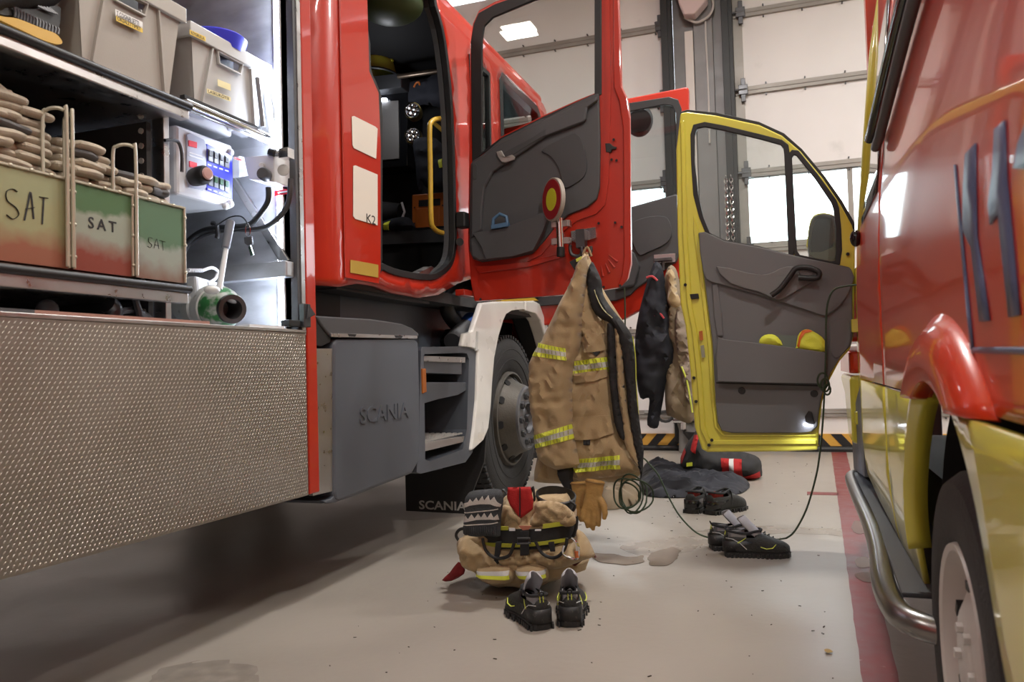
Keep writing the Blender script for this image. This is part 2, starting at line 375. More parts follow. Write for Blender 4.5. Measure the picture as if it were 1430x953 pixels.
D1 = garage_door('door_1', -6.4, PX0, 'white sectional garage door seen past the fire engine')
for g, xe, sg in ((D2, PX1+.02, 1), (D1, PX0-.02, -1)):
    for z in JZ[2:7]:
        h = MB().obox((xe+sg*.06, WY-.05, z), (.045, 0, 0), (0, .02, 0), (0, 0, .05)).obox((xe+sg*.06, WY-.045, z), (.022, 0, 0), (0, .015, 0), (0, 0, .12)).cyl((xe-sg*.07, WY-.06, z), (xe+sg*.1, WY-.06, z), .014, 10)
        link('roller_hinge', h, DKM, g, bevel=.01)
for k, xe in enumerate((PX0+.005, PX1-.045)):   # black running tracks
    struct('trim_%d' % (k+3), MB().box((xe-.045, WY-.13, .1), (xe+.045, WY, CEIL)).box((xe-.06, WY-.15, .1), (xe+.01, WY-.12, CEIL)), BLK, bevel=.004)
struct('wall_front_left', MB().box((XL, WY, 0), (-6.4, WY+.3, CEIL)), WALLM)
struct('wall_front_right', MB().box((5.2, WY, 0), (XR, WY+.3, CEIL)), WALLM)
# pavement outside, seen as white-out through the panes
struct('floor_outside', MB().box((-12, WY+.3, -.25), (12, 30, -.2)), mat('snowy_pavement', (.8, .82, .85, 1), .8))
# warning stripes along the bottom panel
def stripes(x0, x1, g):
    z0, z1 = .035, .172; link('warning_board', MB().box((x0, WY-.03, z0), (x1, WY, z1)), YO, g)
    x = x0+.05; st = MB()
    sb = []
    while x+.25 < x1:
        sb.append(x); x += .205
    me = None
    for x in sb:
        o = link('black_stripe', MB().prism([[V((x, WY-.034, z0)), V((x+.10, WY-.034, z0)), V((x+.22, WY-.034, z1)), V((x+.12, WY-.034, z1))] if g is D1 else
              [V((x+.12, WY-.034, z0)), V((x+.22, WY-.034, z0)), V((x+.10, WY-.034, z1)), V((x, WY-.034, z1))]], (0, .01, 0)), BLK, g)
    link('bottom_seal', MB().cyl((x0, WY-.03, .02), (x1, WY-.03, .02), .035, 10), BLK, g, smooth=True)
stripes(-6.3, PX0+.3, D1); stripes(PX1-.1, 2.2, D2)
# control box and conduits on the pier
cb = thing('control_box', 'pale pink junction box high on the pier between the garage doors', 'electrical box', (-.86, WY-.07, 4.42))
link('box_body', MB().prism([px([(941, -30), (988, -30), (989, 8), (972, 28), (958, 29), (951, 14)], Y=WY-.075)], (0, -.16, 0)), mat('pale_pink_plastic', (.62, .47, .46, 1), .5), cb, bevel=.015)
link('cable', MB().tube(px([(956, 24), (965, 29), (975, 31), (990, 22), (996, 8), (993, -8)], 5, False, Y=WY-.1), .013, 8), mat('grey_cable', (.5, .46, .44, 1), .5), cb, smooth=True)
link('cable', MB().tube(px([(985, 30), (986, 60), (989, 120), (991, 200)], 5, False, Y=WY-.08), .010, 8), MATS['grey_cable'], cb, smooth=True)
ch = MB()
for k in range(46):
    z = 2.76-k*.036; c = V((-.615, WY-.17, z)); pts = [c+V((cos(a)*.016 if k % 2 else 0, 0 if k % 2 else cos(a)*.016, sin(a)*.026)) for a in [i*pi/4 for i in range(8)]]
    ch.tube(pts, .0055, 5, closed=True); ch.tube([p+V((.05, 0, 0)) for p in pts], .0055, 5, closed=True)
tag(link('hoist_chain', ch, CHR), 'steel hand chain hanging beside the garage door track', 'chain', kind='stuff')
# pipework low on the pier
wv = thing('pipe_valve', 'grey pipe manifold with taps low on the pier by the striped board', 'valve', (-1.05, 8.2, .1))
link('pipe', MB().tube(ats([(962, 632), (962, 600), (958, 585), (957, 560)], Y=8.2), .10, 12).tube(ats([(900, 577), (957, 577)], Y=8.2), .018, 8), mat('galvanised_pipe', (.20, .19, .18, 1), .6, var=.2), wv, smooth=True)
link('tap_wheel', MB().tube([at(929, 582, Y=8.1)+V((cos(a)*.07, 0, sin(a)*.05)) for a in [i*pi/6 for i in range(12)]], .015, 6, closed=True), DKM, wv, smooth=True)
link('tap_body', MB().tube(ats([(940, 588), (972, 588)], Y=8.1), .025, 8).tube(ats([(955, 570), (955, 600)], Y=8.1), .03, 8), CHR, wv, smooth=True)
link('drain_funnel', MB().lathe(at(976, 602, Y=8.1), (0, 0, -1), [(0, .16), (.02, .16), (.16, .05), (.3, .04)], 16), BLK, wv, smooth=True)
# ceiling lamps
LW = ['above the fire engine rear', 'at the back of the hall, middle', 'at the back right of the hall', 'by the left wall, middle', 'above the ambulance', 'by the right wall, middle', 'left of the doors, before the left garage door', 'nearest to the pier between the garage doors', 'before the right garage door']
for i, (lx, ly) in enumerate(LAMPS):
    c = thing('ceiling_lamp', 'warm white rectangular ceiling lamp '+LW[i], 'lamp', (lx, ly, CEIL-.1), 'ceiling lamps of the garage')
    link('lamp_housing', MB().box((lx-.22, ly-.16, CEIL-.06), (lx+.22, ly+.16, CEIL)), WPL, c, bevel=.01)
    link('lamp_diffuser', MB().box((lx-.19, ly-.13, CEIL-.08), (lx+.19, ly+.13, CEIL-.055)), TUBL, c)
# floor markings: red stripe and its cross tick
a, b, c, d = [at(*p, Z=0) for p in ((1161, 632), (1208, 980), (1262, 980), (1182, 632))]
dirr = (b-a).normalized()
mk = MB(); N = 60; L_, R2 = [], []
for i in range(N+1):
    t = i/N; e = noise.noise(V((t*40, 0, 1)))*.004; L_.append(a.lerp(b, t)+V((e, 0, 0))); R2.append(d.lerp(c, t)+V((noise.noise(V((t*40, 5, 1)))*.004, 0, 0)))
mk.add([p+V((0, 0, .0015)) for p in L_+R2], [(i, i+1, N+2+i, N+1+i) for i in range(N)])
struct('trim_5', mk, MARK)
struct('trim_6', MB().prism([ats([(1127, 687), (1171, 688), (1171, 692), (1127, 691)], Z=.0015)], (0, 0, -.001)), MARK)
# wet patches
WET = mat('puddle_water', (.185, .150, .115, 1), .06, spec=.35, var=.12, vs=9)
WETR = mat('wet_red_floor', (.085, .018, .016, 1), .08, spec=.4)
WET2 = mat('drying_damp_patch', (.300, .262, .222, 1), .27, var=.05, vs=6)
def puddle(ps, lab, m=WET, z=.0025, nz=.02):
    P = px(ps, 6, Z=z); P = [p+V((noise.noise(p*14)*nz, noise.noise(p*14+V((9, 0, 0)))*nz, 0)) for p in P]
    o = link('puddle', MB().prism([P], (0, 0, -.001)), m); tag(o, lab, 'puddle'); return o
puddle([(824, 772), (850, 774), (880, 778), (895, 776), (898, 785), (870, 789), (835, 784)], 'shallow puddle on the floor right beside the crumpled trousers')
puddle([(908, 774), (925, 768), (945, 765), (948, 776), (935, 788), (912, 790), (905, 782)], 'round shallow puddle left of the shoes on the cord')
puddle([(870, 762), (940, 750), (985, 740), (1060, 735), (1150, 738), (1185, 740), (1180, 748), (1090, 745), (1000, 757), (940, 775), (890, 775)], 'damp mark reaching across the floor to the red line', WET2, .0008, .04)
puddle([(1192, 728), (1206, 730), (1212, 742), (1200, 746), (1190, 740)], 'dark wet spot on the red line, farthest of three', WETR, .003, .006)
puddle([(1194, 782), (1210, 778), (1217, 790), (1200, 793)], 'dark wet spot on the red line, middle one', WETR, .003, .006)
puddle([(1194, 802), (1214, 800), (1220, 812), (1204, 812)], 'dark wet spot on the red line, nearest one', WETR, .003, .006)
puddle([(215, 945), (262, 925), (330, 928), (360, 945), (340, 962), (240, 965)], 'peeling damp patch of floor paint at the bottom left', mat('peeled_floor', (.25, .22, .19, 1), .5, var=.2, vs=20), .0008, .07)
lf = link('leaf', MB().prism([px([(1151, 908), (1157, 907), (1163, 911), (1155, 912)], 3, Z=.006)], (0, 0, .001)), mat('dry_leaf', (.4, .27, .10, 1), .8)); tag(lf, 'tiny dry leaf on the floor left of the red line', 'leaf')
db = MB()
for i in range(170):
    x, y = random.uniform(-1.5, .1), random.uniform(1.6, 7.5); r = random.uniform(.001, .0035); a = random.random()*3; l = random.uniform(1, 3)
    db.obox((x, y, .002), (r*l*cos(a), r*l*sin(a), 0), (-r*.5*sin(a), r*.5*cos(a), 0), (0, 0, .001))
gr = link('floor_grit', db, mat('grit', (.06, .045, .035, 1), .9)); tag(gr, 'specks of grit scattered on the grey floor', 'grit', kind='stuff')

# ================================================================ the fire engine
XS = -1.8
T = thing('fire_engine', 'red crew-cab fire engine with an open equipment locker and open cab doors', 'fire engine', (-3.0, 2.6, 0))
def P(name, mb, m, par=None, **k): return link(name, mb, m, par or T, **k)
# --- locker body
P('locker_floor', MB().box((-2.8, .4, 1.02), (-1.83, 2.62, 1.06)), ALUD)
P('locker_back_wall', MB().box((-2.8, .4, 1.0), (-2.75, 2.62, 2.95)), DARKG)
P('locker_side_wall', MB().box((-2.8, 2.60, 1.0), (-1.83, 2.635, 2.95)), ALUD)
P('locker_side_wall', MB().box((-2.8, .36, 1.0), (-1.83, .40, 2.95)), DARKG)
P('locker_roof', MB().box((-2.8, .36, 2.95), (-1.80, 2.70, 3.0)), RED)
P('body_shell', MB().box((-4.3, .3, 1.0), (-2.8, 2.7, 3.0)), RED, bevel=.03)
P('body_shell', MB().box((-4.3, -3.4, .45), (-1.8, .36, 3.0)), RED, bevel=.03)
P('chassis_rail', MB().box((-2.75, -3.2, .62), (-2.62, 5.9, .95)).box((-3.55, -3.2, .62), (-3.42, 5.9, .95)).box((-2.8, -3.2, .95), (-3.4, 2.7, 1.0)), BLK)
P('underbody_tank', MB().box((-2.62, .9, .50), (-3.42, 2.4, .95)), DKM, bevel=.03)
P('far_side_skirt', MB().box((-4.3, .3, .45), (-4.25, 1.2, 1.0)), ALU)
P('far_side_skirt', MB().box((-4.3, 1.75, .45), (-4.25, 2.7, 1.0)), ALU)
for yy in (-1.3,):
    for xx in (-2.15, -4.2):
        w = MB().lathe((xx+.15, yy, .54), (-1, 0, 0), [(0, .3), (0, .50), (.03, .54), (.27, .54), (.3, .50), (.3, .3)], 40); P('rear_wheel', w, TYRE, smooth=True)
P('rear_axle', MB().cyl((-4.2, -1.3, .54), (-2.1, -1.3, .54), .09, 12), BLK)
# tread-plate flap with raised lozenges
FX = -1.79
flap = P('locker_flap', MB().box((FX-.035, .45, .433), (FX, 2.632, 1.058)), TREAD, bevel=.003, label='checker-plate locker flap')
tb = MB(); zz = .445; j = 0
while zz < 1.05:
    y = .9+(j % 2)*.0078
    while y < 2.625:
        l, wd = .0058, .0019; a = R_(48); u = V((0, cos(a)*l, sin(a)*l)); w = V((0, -sin(a)*wd, cos(a)*wd)); c = V((FX, y, zz)); t = c+V((.0012, 0, 0)); k = len(tb.v)
        tb.v += [c-u, c-w, c+u, c+w, t-u*.35, t+u*.35]; tb.f += [(k, k+1, k+4), (k+1, k+2, k+5, k+4), (k+2, k+3, k+5), (k+3, k, k+4, k+5)]
        y += .0156
    zz += .0125; j += 1
link('tread_relief', tb, TREADB, flap, kind='stuff')
link('flap_edge', MB().box((FX-.036, .45, 1.058), (FX+.004, 2.632, 1.070)), ALU, flap, bevel=.002)
link('flap_edge', MB().box((FX-.05, 1.0, 1.0705), (FX-.002, 1.47, 1.079)), DG, flap)
link('flap_edge', MB().box((FX-.05, 1.47, 1.0705), (FX-.002, 2.10, 1.079)), mat('red_reflection_strip', (.36, .19, .15, 1), .5, var=.1, vs=12), flap, label='reddish strip')  # reddish colour painted for red reflected in the aluminium rail
link('flap_edge', MB().box((FX-.05, 2.30, 1.0705), (FX-.002, 2.50, 1.079)), WPL, flap)
P('door_jamb', MB().box((-1.86, 2.600, 1.06), (-1.80, 2.632, 2.95)), DG, bevel=.002, label='dark jamb')
P('jamb_edge', MB().box((-1.80, 2.618, 1.05), (-1.795, 2.642, 2.95)), ALU)
P('corner_post', MB().box((-1.86, 2.643, .433), (-1.792, 2.712, 3.0)), RED, bevel=.006, label='red corner post')
P('door_catch', MB().obox(at(426, 441, X=-1.78), (.012, 0, 0), (0, .022, 0), (0, 0, .045)).prism([px([(427, 425), (437, 440), (425, 446)], X=-1.775)], (.015, 0, 0)), DKM, bevel=.003)
P('floor_catch', MB().obox(at(406, 452, X=-1.80), (.02, 0, 0), (0, .035, 0), (0, 0, .012)), BLK, bevel=.003)
leds = MB()
for k in range(100):
    z = 1.09+k*.0185; leds.box((-1.872, 2.588, z), (-1.862, 2.600, z+.007))
P('led_strip', leds, LEDM, kind='stuff', label='cool white LED strip')
P('led_rail', MB().box((-1.884, 2.592, 1.07), (-1.855, 2.6005, 2.95)), WPL)
for zc in (1.45, 2.15):
    ld = bpy.data.lights.new('locker_led_light', 'AREA'); ld.shape = 'RECTANGLE'; ld.size = .03; ld.size_y = .75; ld.energy = 5.5; ld.color = (.74, .83, 1)
    lo = bpy.data.objects.new('locker_led_light', ld); COL.objects.link(lo); lo.location = (-1.868, 2.583, zc); lo.rotation_euler = (R_(-90), 0, R_(-38))
# shelves
def shelf(y0, y1, zt, zb, nm='shelf'):
    s = P(nm, MB().box((-2.74, y0, zb+.02), (-1.90, y1, zt-.001)).box((-1.90, y0, zb), (-1.862, y1, zt-.012)), ALU, bevel=.003)
    link('rubber_edge', MB().tube([(-1.858, y0, zt-.020), (-1.858, y1, zt-.020)], .013, 10), BLK, s, smooth=True)
    return s
shelf(.5, 2.10, 1.812, 1.750); shelf(.5, 2.085, 1.205, 1.140)
s2 = P('shelf', MB().box((-2.74, 2.11, 1.795), (-1.90, 2.585, 1.815)), CHR, bevel=.002)
link('shelf_tube', MB().tube([(-1.885, 2.105, 1.815), (-1.885, 2.575, 1.815)], .014, 10), CHR, s2, smooth=True)
link('rubber_edge', MB().box((-1.90, 2.10, 1.826), (-1.88, 2.50, 1.838)), BLK, s2)
up = P('shelf_upright', MB().box((-2.02, 2.100, 1.06), (-1.97, 2.125, 2.95)), ALU, bevel=.002)
P('shelf_upright', MB().box((-2.02, .55, 1.06), (-1.97, .58, 2.95)), ALU)
hl = MB()
for k in range(24): hl.cyl((-2.02+.0, 2.05, 1.12+k*.05), (-2.02+.0, 2.056, 1.12+k*.05), .010, 8)
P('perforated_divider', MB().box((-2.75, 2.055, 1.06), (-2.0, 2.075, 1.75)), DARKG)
P('hole_row', hl, SGRY, kind='stuff')
# side wall fittings
def onwall(ps, n=0, d=.012, Yw=2.60): return MB().prism([px(ps, n, Y=Yw)], (0, -d, 0))
P('brace', onwall([(322, 250), (330, 246), (407, 364), (394, 367)], d=.018), ALU, bevel=.003, label='diagonal brace')
P('ledge', onwall([(256, 379), (411, 366), (411, 388), (256, 401)], d=.05), ALUD, bevel=.006)
P('brace', onwall([(366, 95), (374, 93), (388, 190), (380, 196)], d=.018), ALU, bevel=.003)
rg = P('pressure_regulator', onwall([(363, 228), (405, 224), (405, 262), (370, 258)], d=.10), WPL, bevel=.004)
def knob(par, c, r, l, m, ax=(.35, -1, 0), nm='knob'): return link(nm, MB().lathe(c, ax, [(0, r*.7), (0, r), (l*.8, r), (l, r*.8), (l, 0)], 18), m, par, smooth=True)
knob(rg, at(372, 246, Y=2.5), .024, .05, DG); knob(rg, at(396, 238, Y=2.5), .022, .006, SGRY); knob(rg, at(366, 232, Y=2.5), .012, .012, WPL)
link('side_tap', MB().tube(ats([(404, 215), (383, 215), (378, 213)], Y=2.5), [.016, .012, .02], 12).obox(at(400, 215, Y=2.5), (.02, 0, 0), (0, .02, 0), (0, 0, .018)), CHR, rg, smooth=True)
link('side_tap_grip', MB().tube(ats([(384, 214), (377, 212)], Y=2.49), .014, 12), BLK, rg, smooth=True)
P('warning_label', onwall([(384, 267), (408, 263), (408, 270), (384, 274)], d=.002, Yw=2.58), REDL, label='red label')
P('label_print', onwall([(388, 268.5), (404, 266), (404, 268), (388, 270.5)], d=.001, Yw=2.577), WPL)
P('air_hose', MB().tube(px([(375, 262), (374, 282), (360, 303), (345, 315), (310, 318), (285, 322), (265, 335), (254, 350)], 6, False, Y=2.50), .011, 10), BLK, smooth=True)
P('air_hose', MB().tube(px([(406, 250), (402, 285), (383, 310), (360, 320), (320, 321), (290, 326), (268, 338), (254, 356)], 6, False, Y=2.52), .010, 10), DKM, smooth=True)
P('cable_tie', MB().tube(px([(296, 312), (302, 314), (304, 326), (303, 333)], 4, False, Y=2.48), .009, 8), BLK, smooth=True)
kc = thing('ignition_key', 'car key with dark head hanging on a ring from the black hoses in the locker', 'key', at(346, 357, Y=2.48))
link('key_ring', MB().tube([at(346, 322, Y=2.48)+V((cos(a)*.011, 0, sin(a)*.026)) for a in [i*pi/6 for i in range(12)]], .002, 6, closed=True), CHR, kc, smooth=True)
link('key_head', MB().prism([px([(340, 331), (351, 330), (352, 341), (346, 344), (341, 340)], Y=2.47)], (0, .01, 0)), DG, kc, bevel=.003)
link('key_blade', MB().prism([px([(346, 343), (350, 343), (354, 356), (350, 358)], Y=2.474)], (0, .003, 0)), CHR, kc)
link('key_cord', MB().tube(px([(300, 317), (320, 304), (335, 302), (343, 308), (346, 316)], 5, False, Y=2.47), .0028, 6), BLK, kc, smooth=True)
# control panel
cpz0, cpz1 = 1.535, 1.80
cp = P('control_panel', MB().box((-2.22, 2.19, cpz0), (-2.0, 2.485, cpz1-.02)), WPL, bevel=.012)
cpx = -2.0
link('display_plate', MB().prism([px([(259, 188), (264, 186), (284, 196), (287, 205), (287, 262), (282, 266), (262, 262), (259, 250)], X=cpx)], (.006, 0, 0)), mat('plate_grey', (.42, .45, .55, 1), .35), cp, bevel=.003)
for q in ([(263, 196), (274, 199), (274, 207), (263, 204)], [(264, 225), (274, 228), (274, 235), (264, 233)]): link('red_display', MB().prism([px(q, X=cpx+.006)], (.004, 0, 0)), mat('red_display', (.6, .03, .05, 1), .3, emit=.25), cp)
for yy in (212, 216): link('display_marks', MB().prism([px([(264, yy), (283, yy+6), (283, yy+8), (264, yy+2)], X=cpx+.006)], (.001, 0, 0)), WPL, cp)
link('blue_plate', MB().prism([px([(287, 201), (323, 218), (323, 279), (287, 266)], X=cpx)], (.006, 0, 0)), PBLUE, cp, bevel=.002)
for r_, (y0, y1) in enumerate(((208, 226), (242, 258))):
    for k in range(4):
        x = 290+k*7.6; yy = y0+k*2.9
        sw = link('rocker_switch', MB().prism([px([(x, yy), (x+6, yy+2.5), (x+6, yy+19), (x, yy+16.5)], X=cpx+.006)], (.006, 0, 0)), mat('switch_frame', (.25, .27, .3, 1), .35), cp, bevel=.001)
        link('rocker', MB().prism([px([(x+1, yy+2), (x+5, yy+3.5), (x+5, yy+11), (x+1, yy+9.5)], X=cpx+.012)], (.006, 0, 0)), (DG if r_ == 0 else mat('rocker_green', (.05, .13, .07, 1), .4)), sw)
    for k in range(4):
        x = 290+k*8; yy = y0+21+k*2.6; link('switch_caption', MB().prism([px([(x, yy), (x+5, yy+1.6), (x+5, yy+3.5), (x, yy+1.8)], X=cpx+.006)], (.001, 0, 0)), WPL, cp)
kn = link('pressure_knob', MB().lathe(at(268, 249, X=-2.0), (1, -.25, .02), [(0, .028), (.02, .032), (.05, .034), (.075, .032), (.085, .026), (.088, 0)], 24), BLK, cp, smooth=True)
link('knob_cap', MB().lathe(at(268, 249, X=-2.0)+V((.088, -.022, .002)), (1, -.25, .02), [(0, .022), (.004, .018), (.005, 0)], 20), mat('knob_cap_red', (.5, .30, .28, 1), .3), kn, smooth=True)
for p in ((322, 213), (322, 285), (315, 288)): link('fixing_knob', MB().ell(at(*p, X=-1.995), (.012, 0, 0), (0, .014, 0), (0, 0, .014)), WPL, cp, smooth=True)
gb = link('gauge_box', MB().prism([px([(325, 219), (338, 222), (338, 247), (325, 249)], X=-2.03)], (.03, 0, 0)), WPL, cp, bevel=.002)
link('gauge_dial', MB().prism([px([(327, 219.5), (337, 222.5), (337, 225), (327, 222)], X=-1.999)], (.001, 0, 0)), REDL, gb)
P('green_pipe', MB().tube(ats([(249, 190), (249, 260)], X=-2.03), .022, 12), GRN, smooth=True)
P('bend_pipe', MB().tube(px([(230, 196), (243, 196), (250, 200), (254, 215), (254, 240)], 5, False, X=-1.95), .006, 8), DKM, smooth=True)
# lever outlet valve
vX = -1.97
c0 = at(262, 428, X=vX-.25); c1 = at(325, 432, X=-1.88); ax = (c1-c0).normalized(); Lv = (c1-c0).length
P('outlet_valve', MB().lathe(c0, ax, [(0, 0), (0, .062), (Lv*.3, .062), (Lv*.31, .08), (Lv*.48, .083), (Lv*.49, .074), (Lv*.58, .074), (Lv*.59, .086), (Lv*.70, .084), (Lv*.72, .06)], 28), SGRY, smooth=True)
P('valve_collar', MB().lathe(c0+ax*Lv*.70, ax, [(0, .06), (0, .078), (Lv*.08, .078), (Lv*.17, .066), (Lv*.25, .052)], 28), GRN, smooth=True, label='worn green collar')
P('valve_mouth', MB().lathe(c0+ax*(Lv-.035), ax, [(0, .045), (0, .052), (.035, .052), (.035, .036), (.0, .034), (-.06, .03), (-.06, 0)], 24), DKM, smooth=True)
u = V((0, 0, 1)); 
for sgn, q in ((1, (296, 405)), (1, (327, 418))): P('coupling_lug', MB().ell(at(*q, X=-1.90), (.022, 0, 0), (0, .034, .0), (0, .0, .016)), SGRY, smooth=True)
lv = P('valve_lever', MB().tube(ats([(306, 404), (316, 346)], X=-1.93), [.011, .009], 10), WPL, smooth=True)
link('lever_grip', MB().tube(ats([(315, 347), (322, 309)], X=-1.93), [.015, .017], 12), mat('grey_grip', (.16, .17, .2, 1), .45), lv, smooth=True, bevel=.003)
P('valve_base', MB().prism([ats([(258, 386), (270, 390), (300, 398), (290, 425), (262, 440)], X=-2.1)], (.05, 0, 0)), WPL, bevel=.01)
P('coiled_cord', MB().tube([at(262+i*.35, 378+2*sin(i), X=-2.05)+V((.006*cos(i), 0, 0)) for i in range(60)], .003, 6).tube(px([(283, 378), (296, 374), (304, 380), (300, 390), (290, 396)], 5, False, X=-2.05), .006, 8), WPL, smooth=True)
# things in the dark under the lower shelf
P('pipe_bend', MB().tube(px([(150, 425), (158, 432), (158, 447)], 4, False, X=-1.98), .028, 12).tube([at(160, 450, X=-1.98)+V((0, .10*sin(a), .13*cos(a)-.0)) for a in [i*pi/10 for i in range(1, 6)]], .012, 8), DKM, smooth=True)
P('ring_pipe', MB().tube([V((-2.0, 1.98+.13*cos(a), .98+.14*sin(a))) for a in [i*pi/12 for i in range(13)]], .014, 8), DKM, smooth=True)
P('small_cap', MB().ell(at(66, 433, X=-1.98), (.03, 0, 0), (0, .03, 0), (0, 0, .03)), DG, smooth=True)

# --- hose bins with folded hoses
BIN = [(1.405, 1.640, 'bin_sheet_olive', 'SAT', .085, .26, .64, 'olive steel hose bin with large hand-brushed SAT, leftmost on the shelf'),
       (1.652, 1.862, 'bin_sheet_green_top', 'SAT', .045, .20, .50, 'steel hose bin green at the top and red below, stencilled SAT, middle of three'),
       (1.872, 2.078, 'bin_sheet_green_band', 'SAT', .045, .32, .38, 'steel hose bin with broad green band and thin SAT, rightmost of three')]
HL = ['tall stack of folded canvas hose loops in the leftmost bin', 'folded canvas hose loops in the middle bin', 'short folded canvas hose loops in the rightmost bin']
bx = -1.87
for bi, (y0, y1, bm_, tx, th_, fx_, fz_, lab) in enumerate(BIN):
    b = thing('hose_bin', lab, 'hose bin', (bx-.3, (y0+y1)/2, 1.205), 'hose bins on the lower locker shelf')
    link('front_sheet', MB().box((bx-.004, y0, 1.206), (bx, y1, 1.452)), bm_, b)
    link('side_sheet', MB().box((bx-.6, y0, 1.206), (bx-.004, y0+.003, 1.452)), bm_, b); link('side_sheet', MB().box((bx-.6, y1-.003, 1.206), (bx-.004, y1, 1.452)), bm_, b)
    fr = MB().tube([(bx+.003, y0, 1.452), (bx+.003, y1, 1.452)], .0045, 6)
    for yy in (y0+.002, y1-.002): fr.tube([(bx+.003, yy, 1.208), (bx+.003, yy, 1.455)], .0045, 6)
    for k in range(3):
        fr.ell((bx+.005, y0+.002, 1.24+k*.09), (.006, 0, 0), (0, .006, 0), (0, 0, .006), 8, 5).ell((bx+.005, y1-.002, 1.24+k*.09), (.006, 0, 0), (0, .006, 0), (0, 0, .006), 8, 5)
        fr.ell((bx+.005, y0+(y1-y0)*(.25+.25*k), 1.452), (.006, 0, 0), (0, .008, 0), (0, 0, .006), 8, 5)
    link('wire_frame', fr, WIRE, b, smooth=True)
    if bi == 0:   # brushed letters as strokes
        st = MB(); X0 = bx+.001
        for s_ in ([(24, 268), (17, 264), (9, 268), (10, 280), (22, 290), (26, 300), (18, 306), (9, 300)], [(34, 308), (39, 285), (43, 269), (47, 306)], [(36, 292), (48, 290)], [(55, 275), (67, 277)], [(61, 277), (59, 313)]):
            st.tube(px(s_, 5, False, X=X0), .0028, 5, flat=.4)
        link('lettering', st, BLK, b, label='brushed letters SAT')
    elif bi == 1: text('lettering', 'SAT', BLK, b, at(123, 318, X=bx+.001), (0, 1, 0), (0, 0, 1), .032, .001, 1.0, space=1.45, bold=.01, label='stencilled letters SAT')
    else:
        st = MB(); X0 = bx+.001
        for s_ in ([(213, 333), (208, 332), (208, 338), (212, 342), (210, 346), (206, 344)], [(215, 347), (219, 334), (222, 348)], [(216, 342), (222, 343)], [(223, 336), (231, 338)], [(227, 337), (228, 350)]):
            st.tube(px(s_, 4, False, X=X0), .0011, 5, flat=.4)
        link('lettering', st, BLK, b, label='thin letters SAT')
    h0 = thing('folded_fire_hose', HL[bi], 'fire hose', (bx-.3, (y0+y1)/2, 1.21), 'folded hoses in the bins')
    tops = (1.685, 1.605, 1.56)[bi]; rows = int((tops-1.40)/.0245); nc = 3
    random.seed(20+bi)
    for r_ in range(rows):
        for c_ in range(nc):
            w = (y1-y0-.02)/nc; yc = y0+.012+w*(c_+.5)+random.uniform(-.015, .015)+(w*.3 if r_ % 2 else -w*.3)*.5
            tt = tops-(.035 if bi == 0 and c_ == 2 else 0)-(0.02*c_ if bi == 1 else 0)
            z = 1.405+r_*.0245+random.uniform(-.003, .003)
            if z > tt: continue
            L2 = w*random.uniform(.48, .62); xo = bx-.068+random.uniform(-.02, .02); tilt = random.uniform(-.25, .05); r0_ = .0128
            yw = random.uniform(.25, .6)
            sl = random.uniform(-.10, .06); bend = random.uniform(-.006, .006)
            q = [V((xo+bend*cos(t*3)+(-.03 if t < -.95 else 0)*0, yc+L2*t, z+sl*L2*t)) for t in (-1.35, -1.25, -1.05, -.5, 0, .5, .82, .96, 1.02)]
            q[0].x -= .05; q[1].x -= .02
            hr = random.uniform(.0185, .0215)
            link('hose_fold', MB().tube(q, [hr*.6, hr*.9, hr, hr*1.02, hr, hr*.98, hr*.95, hr*.78, hr*.45], 12, flat=.66), HOSE if random.random() > .08 else HOSEI, h0, smooth=True)
    if bi == 0: link('hose_end', MB().obox((bx-.12, 1.52, 1.655), (.06, 0, 0), (0, .055, -.025), (0, .004, .012)).obox((bx-.12, 1.48, 1.645), (.06, 0, 0), (0, .05, .02), (0, -.006, .012)), HOSE, h0, bevel=.008, label='flat hose end lying on top')
# chromed retaining hoops in front of the bins
def hoop(y, z0, z1, w, lab):
    pts = [(bx+.012, y, z0), (bx+.012, y, z1-.03), (bx+.006, y+w*.15, z1-.006), (bx-.01, y+w*.5, z1), (bx-.03, y+w*.85, z1-.006), (bx-.04, y+w, z1-.03), (bx-.04, y+w, z0+.2)]
    return tag(link('retaining_hoop', MB().tube(spline(pts, 5, False), .0052, 8), WIRE, smooth=True), lab, 'wire hoop', 'hoops of the hose bins')
hoop(1.643, 1.21, 1.640, .02, 'bright wire hoop between the leftmost and middle bins, front one')
hoop(1.625, 1.21, 1.645, -.03, 'bright wire hoop between the leftmost and middle bins, rear one')
hoop(1.866, 1.21, 1.605, -.035, 'bright wire hoop between the middle and rightmost bins')

